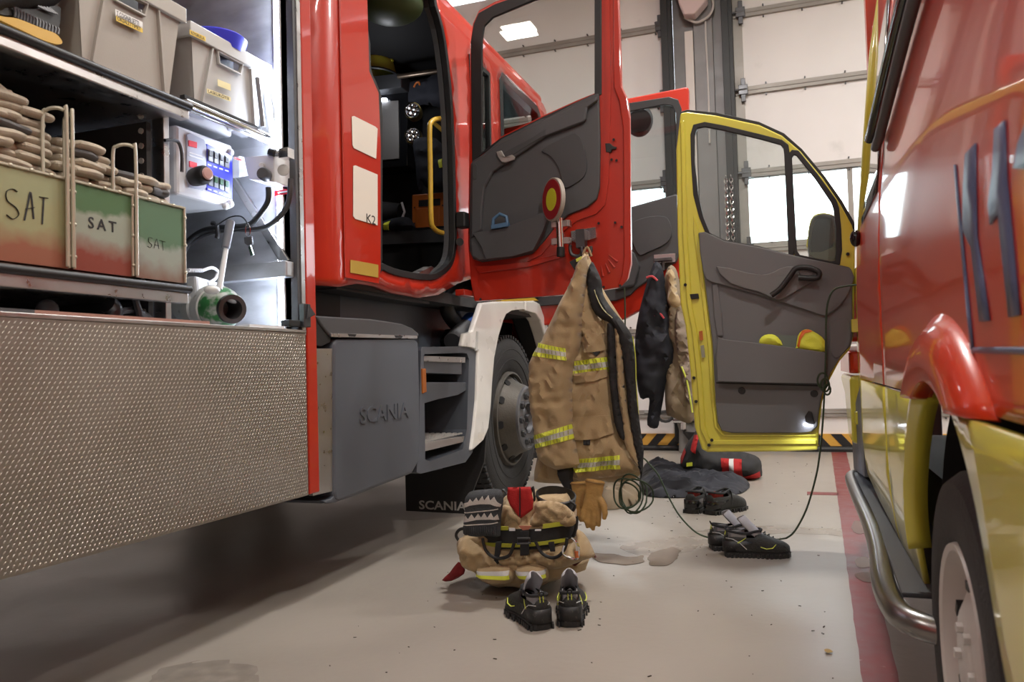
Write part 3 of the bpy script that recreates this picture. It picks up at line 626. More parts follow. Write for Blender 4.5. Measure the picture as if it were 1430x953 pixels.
# --- grey plastic crates
def crate(lab, X, y0, y1, z0, z1, m, grp='grey crates on the upper locker shelf'):
    t = thing('plastic_crate', lab, 'crate', (X-.2, (y0+y1)/2, z0), grp); d = .05; b = MB(); Xb = X-.36
    A = [V((X-.02, y0+d, z0)), V((X-.02, y1-d, z0)), V((Xb+.02, y1-d, z0)), V((Xb+.02, y0+d, z0))]
    Bt = [V((X, y0+.015, z1)), V((X, y1-.015, z1)), V((Xb, y1-.015, z1)), V((Xb, y0+.015, z1))]
    hy0, hy1 = y0+(y1-y0)*.33, y0+(y1-y0)*.62; hz0, hz1 = z1-.085, z1-.05
    lerpf = lambda y, z: V((X-.02+.02*(z-z0)/(z1-z0), y, z))
    F = [lerpf(y0+d, z0), lerpf(y1-d, z0), lerpf(y1-.015, z1), lerpf(y0+.015, z1)]; Hh = [lerpf(hy0, hz1), lerpf(hy1, hz1), lerpf(hy1-.01, hz0), lerpf(hy0+.01, hz0)]
    link('front_wall', MB().prism([F, Hh], (-.004, 0, 0)), m, t)
    for i in (1, 2, 3): b.add([A[i], A[(i+1) % 4], Bt[(i+1) % 4], Bt[i]], [(0, 1, 2, 3)])
    b.add(A, [(0, 1, 2, 3)]); link('tub', b, m, t, solid=.004)
    link('rim', MB().prism([[V((X+.012, y0, z1-.045)), V((X+.012, y1, z1-.045)), V((Xb-.012, y1, z1-.045)), V((Xb-.012, y0, z1-.045))], [V((X-.002, y0+.014, z1-.045)), V((X-.002, y1-.014, z1-.045)), V((Xb+.002, y1-.014, z1-.045)), V((Xb+.002, y0+.014, z1-.045))]], (0, 0, .05)), m, t, bevel=.003)
    for a_, b_ in ((y0+.03, y0+.085), (y1-.03, y1-.085)):
        s = 1 if b_ > a_ else -1
        link('corner_rib', MB().prism([[V((X+.008, b_+s*.028, z1-.048)), V((X+.008, b_+s*.034, z1-.048)), V((X-.008, b_-s*.004, z0+.004)), V((X-.008, b_-s*.010, z0+.004))]], (-.02, 0, 0)), m, t, bevel=.001)
    link('handle_frame', MB().prism([[p+V((.0, 0, 0))+V((0, sy*.006, sz*.006)) for p, sy, sz in zip(Hh, (-1, 1, 1, -1), (1, 1, -1, -1))], Hh], (.012, 0, 0)), m, t, bevel=.002)
    link('handle_lining', MB().box((X-.06, hy0-.02, hz0-.02), (X-.05, hy1+.02, hz1+.03)), DG, t)
    return t
c1 = crate('brownish grey crate with white and yellow stickers on the upper shelf', -1.868, 1.655, 2.088, 1.813, 2.112, CRATE)
YLAB = mat('yellow_label', (.75, .52, .06, 1), .5); WLAB = mat('white_label', (.8, .8, .78, 1), .5)
def label_strip(par, p0, p1, hh, m, s, X, th=.0): # strip from p0 to p1 on plane X
    a, b = at(*p0, X=X), at(*p1, X=X); d = (b-a); u = d.normalized(); w = V((0, -u.z, u.y))
    l = link('sticker', MB().prism([[a, b, b+w*hh, a+w*hh]], (.0012, 0, 0)), m, par, label=None)
    if s: text('sticker_lettering', s, BLK, l, a+V((.0016, 0, 0))+u*.004+w*hh*.18, u, w, hh*.66, .0004, (d.length-.006)/(len(s)*hh*.66*.88))
label_strip(c1, (161, 22), (199, 40), .020, WLAB, 'T COGNAI SETTI', -1.866)
label_strip(c1, (162, 29), (199, 46), .018, YLAB, 'OKSALETTIMET', -1.866)
c2 = crate('pale crate of blue rope beside the LED strip, labelled in yellow', -1.895, 2.135, 2.575, 1.840, 2.098, CRATE2)
label_strip(c2, (265, 48), (287, 58), .016, YLAB, 'KÖYSIRULLA', -1.880)
label_strip(c2, (289, 130), (322, 142), .016, mat('pale_yellow_label', (.75, .66, .35, 1), .5), 'LASKUKÖYSI', -1.895)
label_strip(c2, (304, 120), (322, 127), .024, MATS['pale_yellow_label'], '', -1.895)
bt = tag(link('blue_rope', MB().tube([V((-2.0+.05*cos(a*1.0), 2.35+.12*sin(a), 1.965+.002*a)) for a in [i*pi/8 for i in range(80)]], .006, 6).tube([V((-1.945, 2.29+i*.006, 2.005+.008*(k % 2)+k*.009-.0003*i*i)) for k in range(4) for i in range(26)], .004, 5), PBLUE, smooth=True), 'coiled bright blue rope seen through the handle of the pale crate', 'rope')
tag(link('blue_tub', MB().lathe((-1.98, 2.37, 2.09), (0, 0, 1), [(0, .10), (.05, .115), (.058, .105), (.06, 0)], 30), PBLUE, smooth=True), 'round blue plastic tub rising above the rim of the pale crate', 'tub')
P('divider_rod', MB().tube([(-1.875, 2.475, 2.02), (-1.872, 2.50, 1.84)], .009, 8), mat('grey_rod', (.2, .2, .22, 1), .4), smooth=True)
P('locker_roof_rail', MB().box((-2.7, 2.10, 2.33), (-2.3, 2.14, 2.38)).tube([(-2.70, 2.0, 2.35), (-2.2, 2.585, 2.52)], .02, 8), ALU)
# ribbed roller pad on the upper shelf
rb = thing('ribbed_roller', 'black ribbed rubber pad on a yellow curved base at the left of the shelf', 'roller pad', (-1.95, 1.45, 1.84), None)
link('yellow_base', MB().prism([px([(-30, 6), (0, 22), (25, 26), (60, 40), (78, 47), (87, 58), (82, 62), (60, 56), (30, 42), (0, 28), (-30, 15)], 3, X=-1.88)], (-.10, 0, 0)), mat('golden_yellow_plastic', (.60, .35, .03, 1), .35), rb, bevel=.006)
link('rubber_body', MB().prism([px([(-30, 0), (0, 20), (25, 24), (72, 45), (82, 40), (85, 20), (80, 8), (30, 12), (-30, -15)], 3, X=-1.90)], (-.12, 0, 0)), BLK, rb, bevel=.006)
for i in range(15):
    x = 20+i*4.3; yb = 25+(x-22)*.40
    link('rib', MB().tube(px([(x, yb-14+i*.3), (x+1.5, yb-7), (x+.5, yb)], 3, False, X=-1.893), .0035, 6), mat('rib_rubber', (.08, .08, .09, 1), .25), rb, smooth=True)
for i in range(5): link('rib', MB().tube(px([(52+i*4, 8+i*.5), (68+i*3, 16+i)], 2, False, X=-1.893), .003, 6), MATS['rib_rubber'], rb, smooth=True)
db_ = Soft([(p.y, p.z) for p in px([(-40, -40), (100, -40), (92, 0), (60, 12), (25, 15), (0, 20), (-40, 18)], 3, X=-1.9)], .05, .06, .01, lambda u, v, h: V((-1.92+h, u, v)), 4)
tag(link('dark_bag', db_.body(.02), CLB, smooth=True), 'black fabric bag on top of the ribbed pad at the upper left corner', 'bag')

# --- crew cab
def cabx(y):   # the side skin curves inwards at the rear corner
    t = max(0, (2.90-y)/.19); return XS-.11*t*t
def yz(ps, X=XS, n=0): return [(p.y, p.z) for p in px(ps, n, X=X)]
rear_h = yz([(511, -20), (512, 60), (514, 100), (524, 125), (529, 160), (529, 362), (533, 374), (560, 384), (600, 389), (618, 381), (630, 368), (635, 345), (635, 300), (631, 160), (621, 60), (608, 8), (598, -10)], n=3)
low = yz([(500, 396), (525, 400), (548, 409), (585, 416), (612, 412), (640, 396), (663, 388)])
out = [(2.715, 2.96), (2.715, 1.262)]+[(2.9, 1.262)]+low+[(4.62, 1.32), (4.80, 1.42), (6.05, 1.45), (6.15, 2.2), (5.98, 2.93), (5.9, 2.96)]
front_h = [(4.93, 1.55), (5.78, 1.55), (5.92, 2.1), (5.80, 2.84), (5.74, 2.88), (4.98, 2.88), (4.93, 2.82)]
mid_h = [(4.42, 1.9), (4.72, 1.9), (4.74, 2.80), (4.40, 2.80)]
rear_h = [p for p in rear_h]
ov, fs = cdt(out, [rear_h, front_h, mid_h], .07); mb = MB(); N = len(ov)
mb.add([V((cabx(p.x), p.x, p.y)) for p in ov], fs)
cabp = P('cab_side', mb, RED, smooth=True, solid=.03, ang=50)
P('cab_roof', MB().prism([[V((XS-.02, 2.80, 2.94)), V((XS-.02, 5.95, 2.94)), V((-4.2, 5.95, 2.94)), V((-4.2, 2.80, 2.94))]], (0, 0, .10)), RED, bevel=.03)
P('cab_rear_wall', MB().box((-4.2, 2.80, 1.3), (XS-.16, 2.84, 2.95)), RED)
P('cab_far_side', MB().box((-4.25, 2.8, 1.0), (-4.2, 6.0, 2.95)), RED)
P('cab_floor', MB().box((-4.2, 2.84, 1.27), (XS-.03, 5.95, 1.33)), DARKG)
P('cab_front', MB().box((-4.2, 6.02, .5), (XS-.12, 6.08, 1.95)), RED, bevel=.03)
P('windscreen', MB().add([V((-4.1, 6.06, 1.95)), V((XS-.1, 6.06, 1.95)), V((XS-.14, 5.93, 2.9)), V((-4.1, 5.93, 2.9))], [(0, 1, 2, 3)]), GLD, solid=.006)
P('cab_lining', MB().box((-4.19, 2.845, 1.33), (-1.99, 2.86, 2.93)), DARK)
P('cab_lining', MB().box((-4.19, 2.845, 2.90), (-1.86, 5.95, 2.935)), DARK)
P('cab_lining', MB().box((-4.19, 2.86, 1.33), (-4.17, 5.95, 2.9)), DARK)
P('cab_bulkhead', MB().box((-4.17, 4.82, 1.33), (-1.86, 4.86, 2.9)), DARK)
def yzp(l, X): return [V((X, a, b)) for a, b in l]
def grow(l, d):
    c = (sum(a for a, b in l)/len(l), sum(b for a, b in l)/len(l)); o = []
    for i in range(len(l)):
        a, b, e = V(l[i-1]), V(l[i]), V(l[(i+1) % len(l)]); n1 = V((b.y-a.y, a.x-b.x)); n2 = V((e.y-b.y, b.x-e.x)); n = (n1.normalized()+n2.normalized())
        n = n.normalized() if n.length > 1e-6 else n1.normalized()
        if n.dot(b-V(c)) < 0: n = -n
        o.append((b.x+n.x*d, b.y+n.y*d))
    return o
P('door_seal', ringmb(yzp(grow(rear_h, .010), XS+.008), yzp(grow(rear_h, -.022), XS+.008), (-.035, 0, 0)), BLK, bevel=.004)
P('door_aperture', ringmb(yzp(grow(rear_h, -.004), XS-.03), yzp(grow(rear_h, -.02), XS-.03), (-.03, 0, 0)), DG)
P('window_seal', ringmb(yzp(grow(front_h, .012), XS+.006), yzp(grow(front_h, -.05), XS+.006), (-.06, 0, 0)), BLK, bevel=.004)
P('window_seal', ringmb(yzp(grow(mid_h, .005), XS+.004), yzp(grow(mid_h, -.035), XS+.004), (-.03, 0, 0)), BLK)
P('side_window', MB().prism([yzp(grow(mid_h, -.02), XS-.012)], (-.005, 0, 0)), GLD)
P('door_sill', MB().prism([px([(575, 386), (603, 372), (606, 374), (596, 387), (580, 388)], X=XS-.01)], (-.05, 0, 0)), ALU)
# raised rear-corner fairing and stickers
fa = [(2.93, 2.95), (2.93, 1.30)]+yz([(527, 398), (530, 376), (530, 200), (527, 130), (514, 100), (511, -5)])
P('corner_fairing', MB().prism([[V((XS+.001, a, b)) for a, b in grow(fa, -.004)]], (.010, 0, 0)), RED, bevel=.008)
CRM = mat('cream_reflective_sticker', (.70, .64, .56, 1), .4)
for q in ([(491, 163), (494, 162), (524, 177), (527, 180), (525, 222), (494, 207), (492, 203)], [(493, 232), (496, 231), (527, 244), (527, 315), (496, 306), (493, 302)]):
    st = P('sticker', MB().prism([px(q, X=XS+.013)], (.0015, 0, 0)), CRM, label='cream sticker')
text('sticker_lettering', 'K2', BLK, st, at(511, 310, X=XS+.015), (0, 1, 0), (0, 0, 1), .040, .0005, 1.35)
P('sticker', MB().prism([px([(489, 363), (528, 370), (528, 388), (489, 381)], X=XS+.013)], (.0015, 0, 0)), mat('yellow_sticker', (.42, .27, .045, 1), .45), label='mustard yellow strip')
# inside the crew compartment
YI = 4.60
mon = P('wall_locker', MB().prism([px([(508, 120), (569, 120), (569, 232), (508, 237)], Y=YI)], (0, .2, 0)), BLKG, bevel=.006)
link('locker_door', MB().prism([px([(515, 143), (557, 141), (558, 222), (515, 226)], Y=YI-.001)], (0, -.01, 0)), mat('grey_locker_door', (.22, .21, .20, 1), .4), mon, bevel=.003)
link('map_light', MB().prism([px([(525, 139), (541, 138), (541, 142), (525, 143)], Y=YI-.012)], (0, -.02, 0)), mat('map_light', (1, 1, 1, 1), .5, emit=6, ecol=(.8, .86, 1, 1)), mon)
P('helmet_shelf', MB().prism([px([(505, 108), (560, 102), (560, 122), (505, 128)], Y=YI-.1)], (0, .2, 0)), DG2, bevel=.006)
P('grab_bar', MB().tube(ats([(556, 107), (640, 95)], Y=YI-.12), .016, 10), mat('bronze_bar', (.20, .15, .11, 1), .35, metal=.8), smooth=True)
P('bench', MB().prism([px([(500, 326), (628, 317), (628, 338), (500, 343)], Y=4.52)], (0, .2, 0)), DG2, bevel=.005)
P('bench_edge', MB().prism([px([(500, 324), (628, 315), (628, 317.5), (500, 326.5)], Y=4.515)], (0, .02, 0)), CHR)
P('bench_base', MB().prism([px([(500, 343), (628, 338), (628, 390), (500, 390)], Y=4.56)], (0, .15, 0)), DARK)
gr_ = P('grab_handle', MB().tube(px([(632, 164), (612, 166), (603, 170), (600, 182), (601, 240), (602, 305), (606, 319), (616, 325), (632, 326)], 4, False, X=-1.87), .014, 12), YEM, smooth=True, label='yellow grab handle')
P('grab_handle', MB().tube(ats([(606, 172), (622, 186)], Y=4.4), .012, 10), YEM, smooth=True)
def lamp(c, lab):
    t = thing('hand_lamp', lab, 'lamp', c, 'hand lamps inside the cab'); A = V((.25, -1, .05))
    link('lamp_body', MB().lathe(c-A.normalized()*-.07, A, [(0, .03), (0, .05), (.04, .055), (.07, .052)], 24), mat('brass_ring', (.35, .28, .12, 1), .3, metal=.9), t, smooth=True)
    f = c+A.normalized()*.135
    link('lens', MB().lathe(f, A, [(0, .0), (.001, .046)], 24), DKM, t)
    b = A.normalized().orthogonal().normalized(); b2 = A.normalized().cross(b)
    for k in range(7):
        o = (b*cos(k*pi/3)+b2*sin(k*pi/3))*.029 if k < 6 else V((0, 0, 0)); link('reflector', MB().lathe(f+o, A, [(.004, .003), (.006, .012), (.010, .0145)], 10), CHR, t, smooth=True)
lamp(at(583, 165, Y=YI), 'round brass-ringed work lamp beside the yellow grab handle, upper one')
lamp(at(583, 199, Y=YI), 'round brass-ringed work lamp half covered by navy cloth, lower one')
s_ = Soft(uvY([(578, 196), (600, 192), (612, 196), (625, 215), (634, 262), (600, 264), (592, 258), (588, 266), (584, 262), (580, 230)], 4.45, 3), .04, .05, .012, onY(4.45), 3)
hg = thing('hanging_clothes', 'navy clothing with a lime tape hanging inside the cab behind the grab handle', 'clothes', at(600, 264, Y=4.45))
link('fabric', s_.body(.02), CLN, hg, smooth=True); link('lime_tape', s_.patch(uvY([(616, 226), (621, 224), (622, 236), (618, 237)], 4.45), .004, .01), HIV, hg)
ob = thing('orange_case', 'orange plastic case standing on the cab bench', 'case', at(600, 322, Y=4.55))
link('case_body', MB().prism([px([(575, 272), (636, 267), (636, 318), (575, 321)], Y=4.55)], (0, .14, 0)), ORG, ob, bevel=.008)
link('handle_recess', MB().prism([px([(585, 280), (615, 277.5), (615, 287), (585, 289)], Y=4.549)], (0, -.004, 0)), BLK, ob)
link('raised_panel', MB().prism([px([(582, 292), (614, 289.5), (614, 317), (582, 319)], Y=4.549)], (0, -.006, 0)), ORG, ob, bevel=.003)
for p in ((579, 290), (579, 312), (618, 287)): link('rivet', MB().cyl(at(*p, Y=4.548), at(*p, Y=4.54), .005, 8), BLK, ob)
def helmet(c, r, m, lab, nm='helmet'):
    t = thing(nm, lab, 'helmet', c); k = MB()
    ps = [(-.35*r, 1.18*r), (-.1*r, 1.05*r), (.15*r, .99*r), (.5*r, .86*r), (.8*r, .58*r), (.95*r, .28*r), (1.0*r, 0)]
    link('shell', MB().lathe(c+V((0, 0, .2*r)), (.05, 0, 1), ps, 26), m, t, smooth=True)
    link('brim', MB().lathe(c+V((0, 0, .05*r)), (.05, 0, 1), [(0, 1.0*r), (-.25*r, 1.25*r), (-.3*r, 1.2*r), (-.1*r, .95*r)], 26), BLK, t, smooth=True)
    cr_ = [c+V((sin(a)*r*1.0, -.0, .2*r+cos(a)*r*1.02)) for a in [R_(d) for d in range(-80, 81, 16)]]
    link('crest', MB().tube(cr_, .012, 8), m, t, smooth=True); return t
hm = helmet(at(522, 101, Y=YI-.1)+V((.0, .0, 0)), .135, mat('helmet_yellow', (.52, .50, .05, 1), .3, coat=.6), 'yellow firefighter helmet on the shelf just inside the cab door')
c = at(545, 6, Y=3.75); hm2 = tag(link('ceiling_cover', MB().ell(c, (.17, 0, 0), (0, .2, 0), (.02, 0, .085), 28, 14).ell(c+V((.05, -.15, -.03)), (.03, 0, 0), (0, .02, 0), (0, 0, .02)), mat('dull_green', (.065, .095, .032, 1), .45, var=.1), smooth=True), 'dull green rounded cover under the ceiling inside the red cab', 'cover')
for yq, lab in ((506, 'black leather boot shaft lying on the cab bench'),):
    bo = thing('work_boot', lab, 'boot', at(530, 322, Y=4.55)); link('shaft', MB().tube(ats([(505, 300), (530, 296), (560, 296)], Y=4.62), [.07, .07, .055], 16), CLB, bo, smooth=True); link('cuff', MB().tube(ats([(561, 283), (565, 296), (562, 304)], Y=4.56), .008, 8), WPL, bo, smooth=True)
s_ = Soft(uvY([(508, 322), (520, 315), (545, 306), (565, 303), (575, 308), (575, 322)], 4.52, 3), .04, .05, .01, onY(4.52), 6)
fc = thing('folded_trousers', 'dark folded trousers with a lime stripe on the cab bench', 'trousers', at(540, 322, Y=4.52)); link('fabric', s_.body(.02), CLN, fc, smooth=True)
link('lime_stripe', s_.patch(uvY([(538, 322), (541, 313), (549, 310), (545, 322)], 4.52), .004, .01), HIV, fc)
s_ = Soft(uvY([(560, 120), (600, 108), (622, 100), (630, 130), (620, 150), (592, 146), (570, 150)], 4.66, 3), .05, .06, .02, onY(4.66), 16)
tag(link('breathing_harness', s_.body(.025), CLG, smooth=True), 'dark harness with an orange tab hanging above the round cab lamps', 'harness')
tag(link('orange_tab', MB().tube(px([(578, 122), (581, 116), (585, 115), (586, 119)], 3, False, Y=4.55), .006, 8), ORG, smooth=True), 'small orange tab on the dark harness in the cab', 'tab')

ld = bpy.data.lights.new('map_light_lamp', 'POINT'); ld.energy = 1.6; ld.color = (.9, .93, 1); ld.shadow_soft_size = .05
lo = bpy.data.objects.new('map_light_lamp', ld); COL.objects.link(lo); lo.location = at(540, 138, Y=YI-.3)
# --- below the cab
P('inner_arch', MB().prism([px([(470, 396), (600, 400), (640, 410), (690, 420), (690, 520), (600, 500), (470, 480)], X=-2.05)], (-.05, 0, 0)), mat('blue_grey_duct', (.10, .12, .15, 1), .35, bump=.2, bs=8), bevel=.01)
P('inner_arch', MB().prism([px([(440, 396), (475, 396), (475, 480), (440, 480)], X=-2.02)], (-.05, 0, 0)), BLK)
P('cab_lower_lip', MB().prism([px([(470, 397), (505, 398), (560, 412), (600, 418), (600, 425), (560, 420), (470, 404)], X=-1.86)], (-.12, 0, 0)), DG2, bevel=.004)
P('gearbox', MB().box((-2.7, 2.9, .6), (-3.4, 4.3, 1.2)), DKM, bevel=.05)
fb = P('side_box', MB().prism([px([(466, 480), (470, 473), (578, 472), (585, 478), (587, 560), (586, 645), (576, 662), (540, 676), (482, 699), (468, 698), (466, 690)], X=XS+.01)], (-.45, 0, 0)), STP, bevel=.02, seg=3, label='grey plastic side box')
text('embossed_lettering', 'SCANIA', STP, fb, at(502, 592, X=XS+.0105), (0, 1, 0), (0, 0, 1), .070, .008, 1.30, bold=.012, label='raised lettering')
link('box_foot', MB().prism([px([(468, 690), (480, 698), (470, 702), (455, 704), (453, 700), (463, 697)], X=XS+.005)], (-.2, 0, 0)), STP, fb, bevel=.004)
lid = P('box_lid', MB().prism([px([(440, 441), (470, 443), (520, 446), (560, 452), (577, 459), (585, 466), (585, 471), (462, 470), (455, 462)], X=XS+.012)], (-.42, 0, 0)), DG, bevel=.008)
link('lid_strip', MB().prism([px([(463, 465.5), (583, 469), (583, 473.5), (463, 471)], X=XS+.018)], (-.01, 0, 0)), ALU, lid, bevel=.002)
for q in ((486, 466.5), (551, 468.5)): link('lid_slot', MB().prism([px([(q[0], q[1]), (q[0]+12, q[1]+.6), (q[0]+10, q[1]+4), (q[0]+2, q[1]+3.5)], X=XS+.0195)], (-.002, 0, 0)), BLK, lid)
P('lid_hinge', MB().prism([px([(437, 442), (452, 449), (463, 462), (462, 478), (450, 484), (437, 482)], X=XS+.004)], (-.05, 0, 0)), BLK, bevel=.004)
P('side_plate', MB().prism([px([(436, 487), (466, 487), (467, 686), (437, 693)], X=XS+.002)], (-.02, 0, 0)), ALU, bevel=.002, label='aluminium side plate')
# step unit
fr_o = px([(588, 490), (589, 485), (640, 484), (655, 484), (664, 488), (668, 500), (666, 560), (660, 632), (650, 646), (588, 662), (582, 660), (585, 600)], X=XS+.004)
fr_i = px([(592, 500), (593, 495), (646, 493), (652, 494), (655, 502), (652, 600), (646, 628), (600, 645), (594, 642)], X=XS+.004)
P('step_frame', MB().prism([fr_o, fr_i], (-.30, 0, 0)), STP, bevel=.006)
P('step_back', MB().prism([px([(585, 487), (668, 487), (668, 650), (585, 660)], X=XS-.29)], (-.02, 0, 0)), DG2)
def step(zq0, zq1, q, nm, m):
    a = at(q[0], zq0, X=XS); b = at(q[1], zq1, X=XS); return a, b
st1 = P('step', MB().prism([px([(592, 505), (645, 505), (645, 523), (592, 521)], X=XS-.01)], (-.26, 0, 0)), STP, bevel=.004); link('step_edge', MB().prism([px([(592, 497), (650, 499), (650, 507), (592, 505)], X=XS)], (-.27, 0, 0)), ALU, st1, bevel=.002)
P('step_shelf', MB().prism([px([(592, 534), (655, 534), (652, 545), (640, 552), (612, 558), (592, 564)], X=XS-.01)], (-.26, 0, 0)), STP, bevel=.006)
st2 = P('step', MB().prism([px([(592, 618), (658, 608), (658, 615), (592, 631)], X=XS-.002)], (-.27, 0, 0)), ALU, bevel=.002, label='lowest grated step')
zt = at(620, 613.5, X=XS).z+.004; ya, yb = at(594, 615, X=XS).y, at(657, 610, X=XS).y; gt = MB()
for i in range(15):
    for j in range(7): y = ya+(yb-ya)*(i+.5)/15; gt.obox((XS-.02-.035*j, y, zt+.003), (.009, .005, 0), (-.003, .004, 0), (0, 0, .004))
link('step_grip', gt, SGRY, st2, kind='stuff')
P('side_marker', MB().prism([px([(590, 515), (595, 515), (596, 548), (591, 550)], X=XS+.012)], (-.012, 0, 0)), mat('amber_lens', (.42, .13, .03, 1), .2), bevel=.003, label='amber side marker lamp')
# filler hoses over the steps
P('filler_hose', MB().tube(px([(652, 400), (632, 412), (624, 428), (630, 444), (645, 462)], 4, False, X=-1.93), .045, 14), BLK, smooth=True)
P('filler_hose', MB().tube(px([(662, 412), (650, 408), (640, 420)], 4, False, X=-1.90), .04, 12), BLK, smooth=True)
P('rubber_boot', MB().lathe(at(638, 492, X=-1.97), (0, 0, 1), [(0, .11), (.03, .125), (.045, .10), (.07, .11), (.09, .085), (.14, .07)], 22), BLK, smooth=True)
cpb = P('filler_neck', MB().tube(ats([(632, 478), (655, 452)], X=-1.88), .055, 16), DG2, smooth=True)
link('blue_cap', MB().tube(ats([(650, 458), (659, 448)], X=-1.88), .058, 20), BLUE, cpb, smooth=True, bevel=.006, label='blue cap')
P('bright_bracket', MB().prism([px([(640, 430), (664, 410), (668, 430), (655, 455), (648, 450)], X=-2.0)], (-.02, 0, 0)), mat('pale_blue_sheet', (.35, .42, .52, 1), .4), bevel=.004)
# white wheel arch
P('wheel_arch', MB().prism([px([(673, 423), (693, 421), (733, 420.5), (733, 432), (716, 434), (708, 439), (703, 450), (697, 470), (691, 500), (688, 535), (686, 570), (683, 598), (676, 615), (662, 628), (658, 630), (662, 600), (666, 560), (668, 490), (660, 486), (646, 484), (650, 466), (660, 463), (664, 450)], X=XS+.02)], (-.035, 0, 0)), WHT, bevel=.012, seg=3, label='white wheel arch, rear part')
P('wheel_arch', MB().prism([px([(734, 420.5), (746, 420), (754, 424), (763, 450), (772, 478), (776, 500), (770, 500), (762, 470), (755, 448), (748, 438), (734, 434)], X=XS+.02)], (-.10, 0, 0)), WHT, bevel=.012, seg=3, label='white wheel arch, front part')
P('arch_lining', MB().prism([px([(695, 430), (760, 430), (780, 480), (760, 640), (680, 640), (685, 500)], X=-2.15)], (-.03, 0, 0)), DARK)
P('cab_step_edge', MB().prism([px([(700, 417), (745, 415), (752, 420), (700, 421)], X=XS+.01)], (-.1, 0, 0)), YEM)
P('arch_seam', MB().prism([px([(664, 490), (666, 463), (668, 463), (667, 490)], X=XS+.024)], (-.004, 0, 0)), SGRY)
P('front_bumper', MB().box((-4.2, 5.95, .4), (XS-.25, 6.25, 1.1)), BLK, bevel=.06)
P('cab_lower_front', MB().prism([[V((XS-.02, 5.45, 1.46)), V((XS-.02, 6.12, 1.48)), V((XS-.02, 6.18, .6)), V((XS-.02, 5.98, .9))]], (-.2, 0, 0)), BLK, bevel=.02)
# wheel
WC = V((-1.84, 5.10, .56)); wr = .56
wh = P('front_wheel', MB().lathe(WC, (1, 0, 0), [(-.28, .30), (-.29, .46), (-.26, .535), (-.22, .56), (-.05, .56), (-.015, .545), (.0, .52), (.008, .47), (.006, .40), (-.005, .345), (-.02, .32)], 64), TYRE, smooth=True, label='front tyre')
gv = MB()
for k in range(72):
    a = 2*pi*k/72; rd = V((0, cos(a), sin(a))); tg = V((0, -sin(a), cos(a)))
    gv.obox(WC+V((-.03, 0, 0))+rd*.556, V((.022, 0, 0))+tg*.004, tg*.014, rd*.010); gv.obox(WC+V((-.11, 0, 0))+rd*.560, (.04, 0, 0), tg*.016, rd*.008)
link('tread_block', gv, TYRE, wh, kind='stuff')
for rr in (.40, .47): link('sidewall_ring', MB().tube([WC+V((.007, rr*cos(a), rr*sin(a))) for a in [i*pi/36 for i in range(72)]], .003, 5, closed=True), TYRE, wh, smooth=True)
hs = []
for k in range(10):
    a = 2*pi*k/10+.1; c = V((0, cos(a)*.222, sin(a)*.222)); hs.append(c)
# rim: barrel, recessed dish with hand holes, hub flange
link('rim', MB().lathe(WC, (1, 0, 0), [(-.02, .32), (.008, .315), (.012, .302), (-.010, .296), (-.03, .290), (-.02, .285), (.05, .238), (.085, .226), (.10, .216), (.10, .19)], 60), RIM, wh, smooth=True)
for c in hs:
    rd = c.normalized(); n_ = V((.72, rd.y*.69, rd.z*.69)).normalized(); tg = V((1, 0, 0)).cross(rd)
    link('hand_hole', MB().lathe(WC+V((.012, 0, 0))+rd*.263, n_, [(-.01, .0), (.004, .001), (.0045, .026), (-.01, .028)], 14), DARK, wh)
link('hub_flange', MB().lathe(WC, (1, 0, 0), [(.09, .217), (.115, .214), (.12, .204), (.12, .198), (.112, .194), (.112, .105), (.118, .10), (.07, .09), (.07, 0)], 48), HUB, wh, smooth=True)
link('hub_cap', MB().lathe(WC, (1, 0, 0), [(.08, .072), (.09, .066), (.10, .05), (.10, .03), (.125, .026), (.125, 0)], 24), DKM, wh, smooth=True)
for k in range(10):
    a = 2*pi*k/10; c = WC+V((.112, cos(a)*.158, sin(a)*.158)); link('wheel_nut', MB().cyl(c, c+V((.022, 0, 0)), .025, 6).cyl(c+V((.022, 0, 0)), c+V((.030, 0, 0)), .012, 10), DG, wh, bevel=.002)
    a += pi/10; c = WC+V((.045, cos(a)*.205, sin(a)*.205))
P('front_axle', MB().cyl((-4.2, 5.1, .56), (-2.1, 5.1, .56), .08, 12), BLK)
P('front_wheel', MB().lathe((-3.95, 5.10, .56), (-1, 0, 0), [(0, .3), (0, .50), (.03, .56), (.27, .56), (.3, .50), (.3, .3)], 40), TYRE, smooth=True)
YM = 4.50
mf = P('mud_flap', MB().prism([[V((-2.35, YM, at(568, 714, Y=YM).z)), V((at(648, 700, Y=YM).x, YM, at(648, 718, Y=YM).z)), V((at(676, 640, Y=YM).x, YM, .34)), V((at(680, 560, Y=YM).x, YM, .62)), V((-2.35, YM, .62))]], (0, .02, 0)), mat('mud_flap_rubber', (.020, .020, .021, 1), .6, bump=.2, bs=60), bevel=.003)
text('flap_lettering', 'SCANIA', mat('print_white', (.55, .54, .52, 1), .6, dirt=(.2, .2, .2, 1), ds=40, dt=.6), mf, at(585, 711, Y=YM-.002), (1, 0, 0), (0, 0, 1), .052, .001, 1.22, bold=.02, label='white lettering')

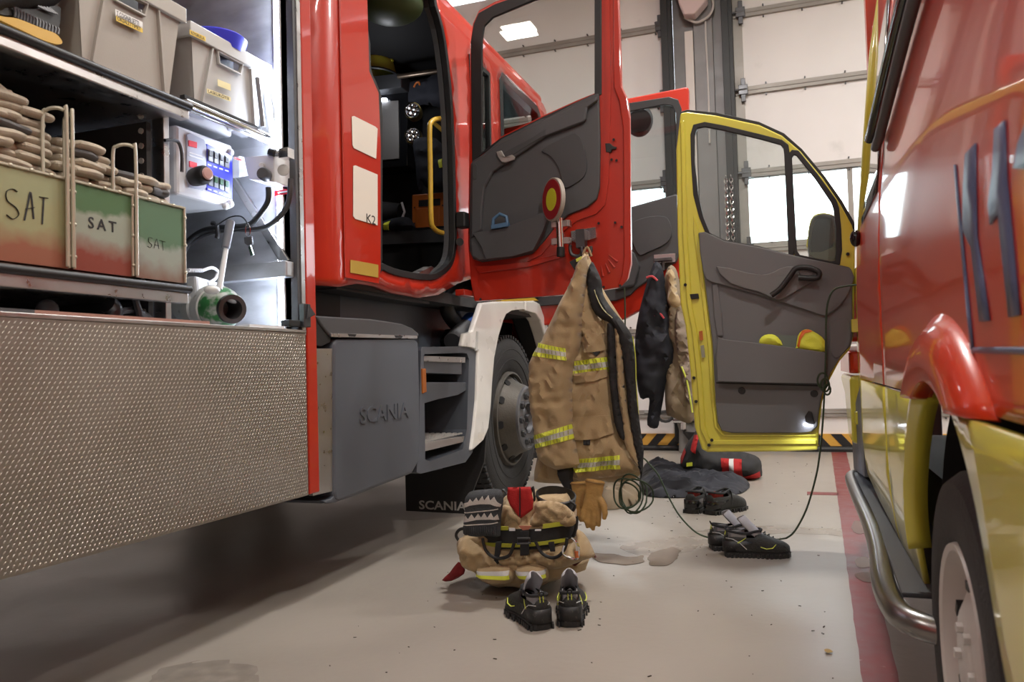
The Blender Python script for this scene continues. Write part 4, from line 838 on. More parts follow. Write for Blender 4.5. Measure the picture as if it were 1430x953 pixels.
# --- rear cab door, standing open
YD = 4.2
door = P('open_rear_door', MB().prism([
    px([(656, 60), (660, 32), (668, 14), (690, 2), (745, -18), (862, -48), (866, 60), (868, 120), (876, 137), (879, 160), (880, 300), (881, 368), (876, 390), (862, 402), (838, 406), (800, 411), (662, 421), (657, 395), (653, 340), (654, 250)], Y=YD),
    px([(671, 214), (671, 60), (674, 34), (686, 22), (745, -2), (833, -28), (833, 129), (800, 142), (760, 160), (700, 190)], Y=YD)], (0, .045, 0)), RED, bevel=.010, seg=3, label='open red rear cab door seen from inside')
link('outer_skin', MB().prism([px([(665, 240), (700, 215), (868, 150), (872, 380), (862, 396), (665, 412), (660, 390)], Y=YD+.045)], (0, .03, 0)), RED, door, bevel=.008)
link('edge_flange', MB().prism([px([(862, -48), (866, 60), (868, 120), (876, 137), (880, 165), (881, 368), (876, 390), (868, 400), (861, 402), (868, 385), (871, 360), (870, 180), (864, 140), (857, 122), (856, -48)], Y=YD-.012)], (0, .012, 0)), RED, door, bevel=.006)
link('pressed_rib', MB().prism([px([(836, -40), (844, -40), (846, 120), (842, 250), (838, 282), (826, 292), (800, 300), (770, 322), (748, 352), (735, 360), (735, 366), (756, 356), (778, 330), (806, 308), (832, 299), (845, 286), (850, 250), (853, 120), (850, -40)], Y=YD-.010)], (0, .010, 0)), RED, door, bevel=.006, seg=3)
link('pressed_rib', MB().prism([px([(662, 372), (735, 366), (790, 352), (790, 358), (735, 374), (668, 382)], Y=YD-.014)], (0, .016, 0)), RED, door, bevel=.008, seg=3)
for i, q in enumerate(((862, 366), (858, 374), (851, 381), (842, 386))):
    a = at(*q, Y=YD-.004); b = at(q[0]-12+i*3.2, q[1]-10-i*1.6, Y=YD-.004); link('corner_crease', MB().tube([a, b], [.007, .002], 8), RED, door, smooth=True)
for q in ((671, 418), (859, 311), (868, 317), (854, 223), (861, 224), (857, 195), (843, 401), (866, 399), (836, 312)): link('bolt', MB().cyl(at(*q, Y=YD-.016), at(*q, Y=YD+.001), .007, 10), BLK, door)
seal_o = px([(659, 226), (657, 60), (661, 34), (668, 18), (690, 6), (745, -14), (840, -40), (840, 132), (833, 134), (700, 196)], Y=YD-.006)
seal_i = px([(673, 212), (673, 56), (676, 36), (688, 24), (745, 0), (830, -24), (830, 131), (800, 144), (760, 162), (700, 192)], Y=YD-.006)
link('window_seal', MB().prism([seal_o, seal_i], (0, .02, 0)), BLK, door, bevel=.004)
link('door_window', MB().prism([px([(668, 218), (668, 50), (673, 30), (690, 18), (745, -6), (835, -30), (835, 136)], Y=YD+.02)], (0, .005, 0)), GL, door)
tr = px([(657, 229), (660, 224), (672, 217), (700, 194), (755, 166), (764, 164), (800, 145), (826, 132), (836, 130), (838, 200), (837, 262), (833, 278), (820, 289), (793, 300), (775, 317), (757, 340), (742, 354), (716, 360), (672, 366), (660, 362), (655, 350), (655, 290)], Y=YD-.02)
trim = link('trim_panel', MB().prism([tr], (0, .03, 0)), DG, door, bevel=.008, seg=3, label='dark grey inner trim')
D = lambda nm, q, d, t, m, bv=.005, n=0, lab=None: link(nm, MB().prism([px(q, n, Y=YD-d)], (0, t, 0)), m, door, bevel=bv, seg=3, label=lab)
D('upper_armrest', [(658, 228), (672, 219), (702, 197), (762, 166), (800, 148), (834, 133), (834, 140), (820, 150), (818, 166), (815, 170), (762, 190), (740, 205), (706, 228), (688, 240), (676, 262), (672, 300), (672, 323), (657, 332)], .045, .03, DG, .012)
D('pocket', [(660, 326), (672, 323), (700, 319), (735, 307), (757, 297), (768, 297), (757, 325), (744, 350), (716, 358), (678, 362), (672, 345)], .075, .05, DG, .014)
D('pocket_side', [(656, 335), (660, 330), (670, 332), (680, 362), (668, 364), (658, 358)], .060, .04, DG, .010)
D('speaker_panel', [(756, 211), (766, 203), (797, 187), (806, 188), (812, 196), (819, 224), (818, 240), (812, 250), (793, 262), (786, 258), (780, 235), (768, 218)], .030, .012, DG2, .006, 3)
D('armrest_recess', [(702, 214), (740, 194), (762, 180), (762, 188), (742, 200), (720, 214), (704, 224)], .048, .004, DG2, .002)
D('ash_cover', [(660, 232), (663, 229), (666, 232), (666, 246), (663, 251), (660, 247)], .048, .006, DG2, .002, 2)
D('inner_handle', [(693, 212), (700, 210), (705, 219), (715, 216), (719, 219), (718, 223), (706, 227), (700, 226), (695, 219)], .056, .012, mat('silver_plastic', (.40, .39, .37, 1), .35, metal=.5), .003)
link('blue_knob_handle', MB().tube([at(688, 318, Y=YD-.07)+V((0, 0, 0)), at(689, 306, Y=YD-.07), at(698, 299, Y=YD-.07), at(707, 303, Y=YD-.07), at(709, 315, Y=YD-.07)], .010, 8).obox(at(699, 316, Y=YD-.07), (.05, 0, .004), (0, .02, 0), (0, 0, .012)), mat('dull_blue_plastic', (.07, .15, .26, 1), .4), None, smooth=True, bevel=.002)
o = bpy.data.objects['blue_knob_handle']; o.name = 'blue_bottle'; tag(o, 'blue plastic bottle handle sticking out of the red door pocket', 'bottle')
lt = MB().prism([px([(845, 200), (852, 200), (856, 204), (861, 205), (860, 208), (854, 209), (853, 213), (846, 212)], Y=YD-.016)], (0, .016, 0))
link('door_latch', lt, BLK, door, bevel=.003)
for yy, r in ((405, .03),): P('door_hinge', MB().obox(at(650, 410, X=-1.77), (.03, 0, 0), (0, .08, 0), (0, 0, .018)), RED, bevel=.006)
P('door_check', MB().obox(at(646, 308, X=-1.76), (.03, 0, 0), (0, .035, 0), (0, 0, .045)), BLK, bevel=.010)
P('door_stop', MB().cyl(at(642, 338, X=-1.80), at(642, 338, X=-1.76), .022, 14), BLK)
# hook plate
hk = link('hook_plate', MB().prism([px([(797, 323), (832, 317), (833, 332), (806, 340), (797, 336)], Y=YD-.02)], (0, .02, 0)), CHR, door, bevel=.002)
link('hook', MB().obox(at(812, 334, Y=YD-.05), (.025, 0, 0), (0, .03, 0), (0, 0, .05)).tube(px([(812, 340), (812, 354), (806, 358), (798, 355), (796, 346), (797, 342)], 4, False, Y=YD-.07), .010, 8).tube(px([(812, 345), (814, 356), (820, 358), (825, 352), (825, 344)], 4, False, Y=YD-.09), .010, 8), DKM, door, smooth=True, bevel=.003)
# stop paddle clipped to the door
pd = thing('stop_paddle', 'red signal paddle with lime yellow centre clipped to the red door', 'signal paddle', at(783, 358, Y=YD-.10))
pc = at(773, 279, Y=YD-.13); nx = V((.62, -1, .02)).normalized()
# orientation: the round disc is turned about its upright handle
nx = V((-.72, -.69, 0)).normalized()
link('disc', MB().lathe(pc+nx*-.012, nx, [(0, 0), (0, .116), (.024, .116), (.024, 0)], 48), mat('paddle_edge', (.42, .38, .33, 1), .5), pd, bevel=.003)
link('red_ring', MB().lathe(pc+nx*.0122, nx, [(0, .106), (.002, .106), (.002, .058), (0, .058)], 48), mat('signal_red', (.40, .02, .03, 1), .4, var=.1, vs=40), pd)
link('lime_centre', MB().lathe(pc+nx*.0122, nx, [(0, .060), (.003, .060), (.003, 0)], 40), mat('signal_lime', (.85, .93, .05, 1), .4), pd)
link('handle_tube', MB().tube(ats([(781, 305), (783, 346)], Y=YD-.10), .0195, 16), CHR, pd, smooth=True)
link('handle_end', MB().tube(ats([(783, 345), (783, 359)], Y=YD-.10), .022, 16), BLK, pd, smooth=True, bevel=.004)
for q in ((783, 313), (783, 337)):
    c = at(*q, Y=YD-.09); link('spring_clip', MB().obox(c+V((0, -.012, 0)), (.042, 0, 0), (0, .004, 0), (0, 0, .017)).obox(c+V((-.043, .01, 0)), (.008, 0, 0), (0, .02, 0), (0, 0, .017)).obox(c+V((.043, .01, 0)), (.010, 0, 0), (0, .02, 0), (0, 0, .017)), ALU, pd, bevel=.002)

# --- front cab door, open behind it
YF = 5.7
fd = P('open_front_door', MB().prism([
    px([(700, 180), (877, 137), (958, 121), (962, 123), (963, 260), (960, 380), (900, 430), (872, 446), (850, 452), (740, 455), (700, 450)], Y=YF),
    px([(720, 300), (720, 200), (877, 152), (930, 142), (943, 145), (948, 158), (946, 275), (880, 292)], Y=YF)], (0, .06, 0)), RED, bevel=.012, label='open red front cab door behind the rear one')
link('window_seal', MB().prism([px([(705, 306), (705, 192), (877, 144), (934, 135), (947, 139), (952, 152), (950, 278), (880, 296)], Y=YF-.006), px([(722, 298), (722, 204), (877, 156), (928, 146), (939, 148), (944, 158), (944, 272), (880, 289)], Y=YF-.006)], (0, .02, 0)), BLK, fd, bevel=.004)
link('door_window', MB().prism([px([(715, 305), (715, 195), (877, 150), (932, 140), (946, 145), (948, 280)], Y=YF+.03)], (0, .006, 0)), GLD, fd)
link('trim_panel', MB().prism([px([(710, 330), (880, 289), (944, 271), (952, 275), (952, 340), (945, 365), (920, 382), (890, 402), (880, 412), (860, 420), (720, 430)], Y=YF-.03)], (0, .04, 0)), DG2, fd, bevel=.010)
link('speaker_panel', MB().prism([px([(880, 315), (900, 304), (925, 302), (934, 308), (938, 325), (930, 340), (905, 352), (893, 356), (884, 340)], 3, Y=YF-.045)], (0, .015, 0)), DG2, fd, bevel=.006)
link('lower_pocket', MB().prism([px([(860, 345), (885, 352), (893, 372), (885, 400), (860, 405)], Y=YF-.06)], (0, .04, 0)), DG2, fd, bevel=.012)
link('hook_plate', MB().prism([px([(913, 356), (943, 354), (943, 366), (913, 368)], Y=YF-.05)], (0, .01, 0)), mat('pinkish_steel', (.35, .29, .29, 1), .35, metal=.5), fd, bevel=.002)
link('hook', MB().obox(at(926, 363, Y=YF-.09), (.06, 0, 0), (0, .03, 0), (0, 0, .012)).tube(ats([(926, 362), (926, 378)], Y=YF-.1), .012, 8), DKM, fd, bevel=.003)
# mirrors on the front door
mr = P('cab_mirror', MB().ell(at(893, 169, Y=6.05), (.105, 0, .0), (0, .06, 0), (0, 0, .125), 24, 14), DG2, smooth=True, label='rounded black mirror housing')
link('mirror_plate', MB().lathe(at(893, 169, Y=5.985), (0, -1, 0), [(0, 0), (.001, .09)], 28), BLKG, mr)  # black gloss stands in for the dark reflection in this mirror
P('cab_mirror', MB().ell(at(675, 108, Y=4.9), (.03, 0, 0), (0, .08, 0), (0, 0, .11), 20, 12), mat('mirror_pale', (.5, .42, .40, 1), .2), smooth=True)
P('mirror_arm', MB().tube(ats([(865, 170), (893, 168)], Y=6.06), .02, 8), DG2, smooth=True)

# ================================================================ the ambulance
A = thing('ambulance', 'red and yellow ambulance van on the right with its front door open', 'ambulance', (1.2, 1.8, 0))
def Q(name, mb, m, par=None, **k): return link(name, mb, m, par or A, **k)
def ax_(y, z):
    """side skin of the van: widest at waist height, leaning in towards the roof, tucked under at the sill"""
    x = .240
    if z < .62: x += (.62-z)**2*.35
    if z > 1.18: x += (z-1.18)*.045+max(0, z-1.35)*.055
    return x
def vp(ps, n=0, X=.24):
    """photo outline laid on the van's side, returned as (y, z)"""
    r = []
    for q in px(ps, n, X=X):
        p = q
        for _ in range(6):
            k = ax_(p.y, p.z)/p.x; p = CAM+(p-CAM)*k
        r.append((p.y, p.z))
    return r
def skin(name, l, m, holes=(), off=0, th=.012, step=.06, **k):
    ov, fs = cdt(l, holes, step); mb = MB(); mb.add([V((ax_(p.x, p.y)-off, p.x, p.y)) for p in ov], fs)
    return Q(name, mb, m, smooth=True, solid=th, ang=30, **k)
HB, RW = (1.60, .36), .50
def arc(r, a0, a1, n=18): return [(HB[0]+r*cos(R_(a0+(a1-a0)*i/n)), HB[1]+r*sin(R_(a0+(a1-a0)*i/n))) for i in range(n+1)]
zb = .815
g = .004
# red upper panels
skin('side_panel', [(3.62, zb+g), (3.60, 1.35), (3.52, 2.0), (3.42, 2.52), (2.62, 2.52), (2.62, zb+g)], ARED, label='red sliding door skin')
skin('side_panel', [(2.61, zb+g), (2.61, 2.52), (.2, 2.52), (.2, zb+g)]+[p for p in arc(RW, 114, 66)][::-1][::-1] if False else [(2.61, zb+g), (2.61, 2.52), (.2, 2.52), (.2, zb+g), (HB[0]-.21, zb+g)]+arc(RW, 114, 66)+[(HB[0]+.21, zb+g)], ARED, label='red rear side skin')
skin('lower_panel', [(3.62, zb-g), (2.62, zb-g), (2.62, .36), (3.2, .38), (3.62, .42)], YEL, label='yellow sliding door bottom')
skin('lower_panel', [(2.61, zb-g), (HB[0]+.24, zb-g)]+arc(RW+.018, 62, 8)+[(2.14, .35), (2.61, .355)], YEL, label='yellow sill panel before the rear wheel')
skin('lower_panel', [(.2, zb-g), (HB[0]-.22, zb-g)]+arc(RW, 116, 196)+[(.9, .28), (.2, .30)], YEL, off=.022, label='yellow rear quarter panel')
skin('wheel_cladding', arc(RW+.002, 10, 64)+arc(RW+.022, 10, 64)[::-1], YEL, off=.022, th=.05, step=.02, label='yellow arch cladding')
# red flare over the wheel
N = 26; mb = MB(); PR = ((-.01, .0), (-.004, .030), (.03, .040), (.075, .030), (.115, .0))
for i in range(N+1):
    t = -1+2*i/N
    for dr, o in PR:
        r = RW+dr; am = math.acos(min(1, (zb-HB[1])/r)); a = pi/2+t*(am if dr > 0 else am)
        y = HB[0]+r*cos(a)*1.0; z = HB[1]+r*sin(a); mb.v.append(V((ax_(y, z)-o, y, z)))
for i in range(N):
    for k in range(4): b = i*5+k; mb.f.append((b, b+1, b+6, b+5))
Q('wheel_flare', mb, ARED, smooth=True, solid=.006, label='red flare over the rear wheel')
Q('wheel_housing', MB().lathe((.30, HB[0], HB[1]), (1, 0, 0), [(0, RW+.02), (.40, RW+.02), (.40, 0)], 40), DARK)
AW = V((.25, 1.63, .345))
aw = Q('rear_wheel', MB().lathe(AW, (-1, 0, 0), [(-.22, .2), (-.22, .30), (-.19, .345), (-.03, .345), (-.005, .325), (.0, .29), (-.004, .225), (-.012, .215)], 56), TYRE, smooth=True, label='rear tyre')
link('rim', MB().lathe(AW, (-1, 0, 0), [(-.012, .216), (-.002, .212), (-.006, .20), (-.05, .19), (-.05, .17), (-.015, .10), (-.015, 0)], 48), mat('pale_wheel_rim', (.55, .53, .50, 1), .4, var=.08), aw, smooth=True)
for k in range(6):
    a = k*pi/3; rd = V((0, cos(a), sin(a))); link('wheel_nut', MB().cyl(AW+V((.015, 0, 0))+rd*.065, AW+V((.004, 0, 0))+rd*.065, .010, 6), MATS['pale_wheel_rim'], aw)
    rd = V((0, cos(a+.5), sin(a+.5))); link('rim_slot', MB().obox(AW+V((.028, 0, 0))+rd*.14, rd*.008, V((1, 0, 0)).cross(rd)*.014, (.008, 0, 0)), BLK, aw)
Q('mud_guard', MB().prism([[V((.26, 1.18, .52)), V((.26, 1.06, .50)), V((.26, .95, .30)), V((.26, 1.16, .30))]], (.3, 0, 0)), DG)
# van body volume behind the skin
Q('body_core', MB().box((.32, .2, .45), (2.2, 3.40, .60)), DARK)
Q('body_shell', MB().box((.66, .15, .6), (2.25, 3.3, 2.55)), ARED, bevel=.03)
Q('van_roof', MB().box((.36, .15, 2.53), (2.2, 4.05, 2.62)), YEL, bevel=.03)
Q('far_side', MB().box((2.2, 3.3, .4), (2.25, 5.2, 1.5)), YEL, bevel=.02)
Q('cab_floor', MB().box((.34, 3.4, .42), (2.2, 4.4, .50)), DG)
# windows of the side
wy = [(3.40, 1.42), (3.36, 2.28), (2.72, 2.28), (2.72, 1.42)]
skin('side_window', wy, mat('dark_window_glass', (.03, .010, .010, 1), .03, coat=1), off=.004, th=.004)
Q('roof_rail', MB().tube([V((ax_(y, z)-.030, y, z)) for y, z in vp([(1229, 192), (1234, 178), (1250, 118), (1271, 40), (1300, -60)])], .017, 10), BLKG, smooth=True, label='black sliding door rail')
Q('roof_rail', MB().tube([V((ax_(y, z)-.022, y, z)) for y, z in vp([(1234, 205), (1240, 190), (1256, 130), (1278, 50), (1307, -50)])], .014, 10), DG, smooth=True, label='grey rail trim')
# A-pillar, windscreen, wing
pl = [at(1196, 340, X=.245), at(1199, 300, X=.25), at(1203, 250, X=.256), at(1209, 160, X=.28), at(1215, 80, X=.30), at(1226, 0, X=.335), at(1232, -50, X=.355)]
Q('windscreen_pillar', MB().tube([p+V((.02, 0, 0)) for p in pl], [.020, .022, .024, .024, .024, .024, .024], 10, flat=1.8), YEL, smooth=True, label='yellow windscreen pillar')
Q('windscreen', MB().add([V((.30, 4.12, 1.35)), V((2.15, 4.12, 1.35)), V((2.10, 3.95, 2.5)), V((.40, 3.95, 2.5))], [(0, 1, 2, 3)]), GL, solid=.005)
def wing(l, m, lab): 
    Q('front_wing', MB().prism([[V((.225, y, z)) for y, z in l]], (.25, 0, 0)), m, bevel=.02, label=lab)
wing([(4.05, .93), (4.05, .83), (4.9, .83), (4.85, .97)], ARED, 'red strip of the front wing')
wing([(4.05, .82), (4.05, .50), (4.35, .50), (4.55, .72), (4.85, .78), (4.9, .82)], YEL, 'yellow front wing')
wing([(4.02, 1.25), (4.02, .98), (4.9, .98), (4.5, 1.15)], ARED, 'red upper front wing')
Q('door_hinge', MB().box((.235, 3.93, 1.02), (.29, 3.99, 1.08)), YEL, bevel=.005)
Q('door_hinge', MB().box((.235, 3.93, .60), (.29, 3.99, .66)), YEL, bevel=.005)
Q('hinge_pillar', MB().box((.262, 3.96, .50), (.38, 4.06, 1.32)), YEL, bevel=.01)
Q('footwell', MB().prism([[V((.245, 3.66, .40)), V((.245, 4.40, .34)), V((.245, 4.46, .58)), V((.245, 3.90, .74)), V((.245, 3.66, .8))]], (.3, 0, 0)), STP, bevel=.01)
Q('wing_mirror_knob', MB().ell(at(1195, 333, X=.235), (.022, 0, 0), (0, .03, 0), (0, 0, .034), 16, 10), BLKG, smooth=True)
Q('side_window_frame', MB().box((.30, 3.36, 1.35), (.36, 3.42, 2.5)), ARED)
# running board of tube and dark tread
rp = ats([(1190, 660), (1200, 705), (1216, 765), (1232, 800), (1240, 840), (1249, 868)], Z=.33)
rp = [V((.262, 4.25, .33)), V((.235, 4.22, .33)), V((.218, 4.1, .33))]+[V((.215, y, .33)) for y in (3.6, 3.0)]+[V((.205, 2.6, .33)), V((.19, 2.35, .33)), V((.182, 2.15, .33)), V((.19, 2.0, .325)), V((.225, 1.93, .32)), V((.32, 1.90, .31)), V((.45, 1.90, .31))]
rbd = Q('running_board', MB().tube(spline(rp, 4, False), .030, 14), mat('polished_tube', (.26, .255, .25, 1), .28, metal=1), smooth=True, label='polished tube step')
link('step_tread', MB().prism([[V((.222, 4.15, .345)), V((.39, 4.15, .345)), V((.39, 2.05, .345)), V((.205, 2.05, .345)), V((.215, 2.5, .345))]], (0, 0, .012)), DG2, rbd, bevel=.004)
for y in (3.95, 3.2): link('tread_slot', MB().box((.275, y-.11, .3575), (.34, y+.11, .359)), BLK, rbd)
# blue outlined number on the side (two strokes shaped like ones, with frame lines)
NB = mat('blue_grey_film', (.10, .13, .24, 1), .35)
def film(ps, lab=None): 
    l = vp(ps); skin('number_film', l, NB, off=.0025, th=.002, step=.05, label=lab)
film([(1350, 215), (1364, 200), (1366, 330), (1384, 448), (1370, 449), (1358, 345), (1346, 322), (1347, 260)], 'blue film stroke of a number')
film([(1391, 180), (1405, 168), (1408, 250), (1426, 440), (1411, 443), (1396, 300), (1385, 314), (1382, 285), (1388, 240)], 'blue film stroke of a number')
film([(1358, 485), (1430, 485), (1470, 486), (1470, 496), (1430, 495), (1359, 493)]); film([(1334, 230), (1336, 230), (1361, 488), (1357, 488)])
film([(1418, 235), (1424, 200), (1440, 160), (1470, 160), (1470, 232), (1440, 236)])

# --- open front door of the ambulance
YA = 4.0
ad = Q('open_front_door', MB().prism([
    px([(950, 158), (960, 156), (1000, 161), (1060, 174), (1092, 189), (1118, 211), (1150, 250), (1173, 284), (1190, 315), (1194, 332), (1194, 395), (1192, 470), (1187, 488), (1172, 505), (1158, 532), (1148, 562), (1144, 600), (1142, 629), (1100, 631), (988, 632), (980, 628), (970, 597), (964, 520), (957, 455), (950, 424), (946, 330), (944, 210)], Y=YA),
    px([(969, 226), (968.5, 190), (972, 177), (984, 174), (1011, 179), (1061, 191), (1090, 199), (1097, 204), (1099, 215), (1105, 356), (1099, 357), (1061, 345), (1011, 336), (989, 325), (980, 303), (972, 272)], Y=YA),
    px([(1104, 216), (1108, 212), (1114, 213), (1140, 245), (1165, 281), (1168, 290), (1171, 320), (1172, 350), (1170, 367), (1160, 369), (1115, 358), (1111, 350)], Y=YA)], (0, .05, 0)), YEL, bevel=.010, seg=3, label='open yellow front door seen from inside')
def E(nm, q, d, t, m, bv=.004, n=0, par=None, lab=None, hole=None): return link(nm, MB().prism([px(q, n, Y=YA-d)]+([px(hole, 0, Y=YA-d)] if hole else []), (0, t, 0)), m, par or ad, bevel=bv, seg=3, label=lab)
E('outer_skin', [(952, 350), (1194, 372), (1192, 470), (1158, 530), (1144, 575), (1142, 628), (985, 630), (964, 520)], -.05, .03, YEL)
E('window_seal', [(965, 226), (964, 188), (968, 174), (984, 170), (1011, 175), (1061, 187), (1092, 195), (1101, 202), (1103, 215), (1109, 360), (1099, 360), (1061, 348), (1011, 339), (986, 328), (976, 303), (968, 272)], .005, .02, BLK, .003,
  hole=[(970, 226), (970, 190), (974, 179), (984, 177), (1011, 182), (1061, 194), (1090, 202), (1094, 207), (1095, 215), (1101, 356), (1098, 355), (1061, 344), (1011, 335), (991, 325), (982, 303), (975, 272)])
E('window_seal', [(1100, 216), (1106, 209), (1115, 210), (1142, 243), (1168, 279), (1172, 290), (1175, 320), (1176, 350), (1173, 370), (1160, 373), (1112, 362), (1107, 350)], .005, .02, BLK, .003,
  hole=[(1106, 220), (1109, 216), (1112, 217), (1138, 249), (1161, 283), (1164, 292), (1167, 320), (1168, 350), (1166, 364), (1160, 365), (1117, 356), (1113, 350)])
E('top_seal', [(950, 156), (960, 153), (1000, 157), (1060, 170), (1095, 186), (1120, 208), (1152, 246), (1176, 280), (1194, 312), (1194, 322), (1189, 316), (1170, 284), (1148, 252), (1116, 213), (1090, 191), (1060, 176), (1000, 164), (962, 160), (952, 168)], -.02, .04, BLK, .003)
E('door_window', [(966, 230), (966, 185), (972, 175), (984, 173), (1061, 189), (1097, 200), (1101, 215), (1107, 358), (1011, 345), (986, 330)], -.02, .005, GL, 0)
E('quarter_window', [(1102, 214), (1112, 211), (1167, 280), (1174, 320), (1172, 368), (1113, 360)], -.02, .005, GL, 0)
E('door_trim', [(975, 325), (982, 324), (995, 328), (1011, 336), (1061, 345), (1127, 361), (1186, 373), (1190, 378), (1191, 470), (1188, 483), (1175, 497), (1160, 521), (1148, 552), (1143, 580), (1142, 596), (1134, 603), (1120, 605), (1022, 605), (1008, 602), (1002, 590), (999, 560), (995, 480), (985, 400)], .022, .03, LTRIM, .008, lab='grey inner trim')
E('waist_moulding', [(976, 326), (995, 329), (1011, 337), (1061, 346), (1127, 362), (1188, 375), (1189, 400), (1175, 425), (1155, 440), (1146, 440), (1125, 433), (1060, 412), (1005, 397), (990, 392), (982, 380)], .040, .02, LTRIM, .010, n=2)
E('armrest', [(1000, 372), (1040, 380), (1064, 384), (1080, 380), (1100, 372), (1145, 378), (1143, 388), (1120, 402), (1098, 415), (1085, 419), (1060, 408), (1020, 396)], .055, .02, LTRIM2, .008, n=2)
link('pull_handle', MB().tube(px([(1077, 413), (1090, 403), (1103, 386), (1112, 375), (1128, 374), (1142, 379), (1144, 385), (1138, 389), (1115, 388)], 4, False, Y=YA-.085), .013, 10), BLK, ad, smooth=True)
E('door_opener', [(1114, 377), (1120, 374), (1138, 381), (1132, 387), (1118, 386)], .075, .01, mat('opener_grey', (.16, .16, .16, 1), .4), .003)
E('map_pocket', [(1003, 471), (1010, 474), (1080, 482), (1150, 492), (1155, 497), (1153, 530), (1145, 536), (1060, 535), (1002, 533), (1000, 500)], .075, .06, LTRIM, .010)
E('panel_seam', [(1000, 534), (1145, 538), (1145, 540), (1000, 536)], .0235, .003, BLK, 0)
E('upper_panel_edge', [(994, 398), (1002, 396), (1008, 440), (1010, 470), (1002, 470), (997, 440)], .032, .012, LTRIM, .005)
E('speaker_bulge', [(1160, 455), (1166, 448), (1178, 446), (1186, 452), (1187, 478), (1180, 490), (1168, 500), (1160, 490)], .032, .012, LTRIM, .005, n=3)
for q in ((1036, 546), (1137, 550)): link('screw_hole', MB().cyl(at(*q, Y=YA-.026), at(*q, Y=YA-.015), .017, 18), BLK, ad, bevel=.002)
E('step_lamp', [(1124, 582), (1129, 574), (1134, 576), (1138, 592), (1132, 594), (1125, 590)], .035, .02, BLK, .003)
link('lamp_lens', MB().prism([px([(1122, 592), (1135, 594), (1135, 596), (1122, 594)], Y=YA-.04)], (0, .01, 0)), mat('step_light', (1, 1, 1, 1), .5, emit=25, ecol=(.85, .88, 1, 1)), ad)
ld = bpy.data.lights.new('door_step_light', 'SPOT'); ld.energy = 2.2; ld.color = (.80, .84, 1); ld.spot_size = R_(150); ld.spot_blend = .8; ld.shadow_soft_size = .02
lo = bpy.data.objects.new('door_step_light', ld); COL.objects.link(lo); lo.location = at(1126, 593, Y=YA-.08); lo.rotation_euler = (R_(-12), 0, 0)
E('pressed_rib', [(950, 170), (956, 168), (960, 330), (966, 424), (973, 460), (980, 520), (985, 597), (992, 615), (1140, 614), (1140, 621), (988, 622), (978, 600), (972, 520), (966, 462), (959, 424), (953, 330)], .010, .012, YEL, .005)
E('pressed_rib', [(969, 300), (975, 320), (984, 400), (994, 480), (998, 560), (1002, 596), (1012, 607), (1140, 607), (1140, 610), (1010, 610), (998, 598), (993, 560), (988, 480), (978, 400), (968, 320)], .008, .010, YEL, .004)
E('door_latch', [(963, 411), (975, 410), (976, 417), (965, 418)], .014, .014, BLK, .002)
E('sticker', [(976, 463), (981, 462), (982, 475), (977, 476)], .012, .002, mat('orange_sticker', (.5, .14, .03, 1), .4), 0); E('sticker', [(978, 483), (983, 482), (985, 499), (980, 500)], .012, .002, mat('data_sticker', (.30, .30, .22, 1), .5), 0)
for q in ((957, 398), (969, 528), (972, 561), (994, 615), (1184, 355), (990, 622)): link('bolt', MB().cyl(at(*q, Y=YA-.016), at(*q, Y=YA), .008, 12), BLK, ad)
mm = Q('wing_mirror', MB().prism([px([(1130, 356), (1129, 330), (1133, 308), (1142, 300), (1160, 300), (1168, 310), (1168, 362), (1150, 364)], 2, Y=4.30)], (0, .12, 0)), DG, bevel=.02, seg=3)
link('mirror_shell', MB().prism([px([(1129, 354), (1128, 330), (1132, 307), (1142, 298), (1161, 299), (1169, 310), (1169, 362)], 2, Y=4.43)], (0, .05, 0)), YEL, mm, bevel=.02)
link('mirror_glass', MB().prism([px([(1133, 352), (1133, 330), (1137, 312), (1144, 305), (1158, 305), (1163, 312), (1163, 345)], 2, Y=4.298)], (0, .002, 0)), BLKG, mm)  # glass coloured black to paint in its dark reflection
# hi-vis things in the pocket
for q, lab, ex in (([(1061, 474), (1068, 468), (1078, 467), (1086, 471), (1093, 482), (1080, 484), (1062, 482)], 'small lime hi-vis bundle at the left end of the yellow door pocket', None), ([(1112, 484), (1114, 470), (1120, 462), (1128, 460), (1136, 463), (1148, 471), (1153, 480), (1152, 491), (1135, 491), (1112, 488)], 'larger lime hi-vis vest with orange top at the right end of the yellow door pocket', [(1113, 484), (1116, 470), (1120, 462), (1128, 460), (1135, 463), (1124, 466), (1118, 475), (1116, 487)])):
    s_ = Soft(uvY(q, YA-.05, 2), .022, .03, .010, onY(YA-.05), 8); t = thing('hi_vis_vest', lab, 'vest', at(q[0][0]+15, q[0][1]+8, Y=YA-.05), 'hi-vis vests in the door pocket')
    link('fabric', s_.body(.01), HIV, t, smooth=True)
    if ex: link('orange_panel', s_.patch(uvY(ex, YA-.05), .003, .008), mat('hi_vis_orange', (.75, .16, .02, 1), .5), t, smooth=True)
pk = tag(link('clear_folder', MB().prism([px([(1082, 468), (1112, 469), (1112, 486), (1090, 484)], Y=YA-.045)], (0, .004, 0)), mat('green_grey_plastic', (.13, .17, .15, 1), .4)), 'greenish clear plastic folder standing between the two hi-vis bundles', 'folder')

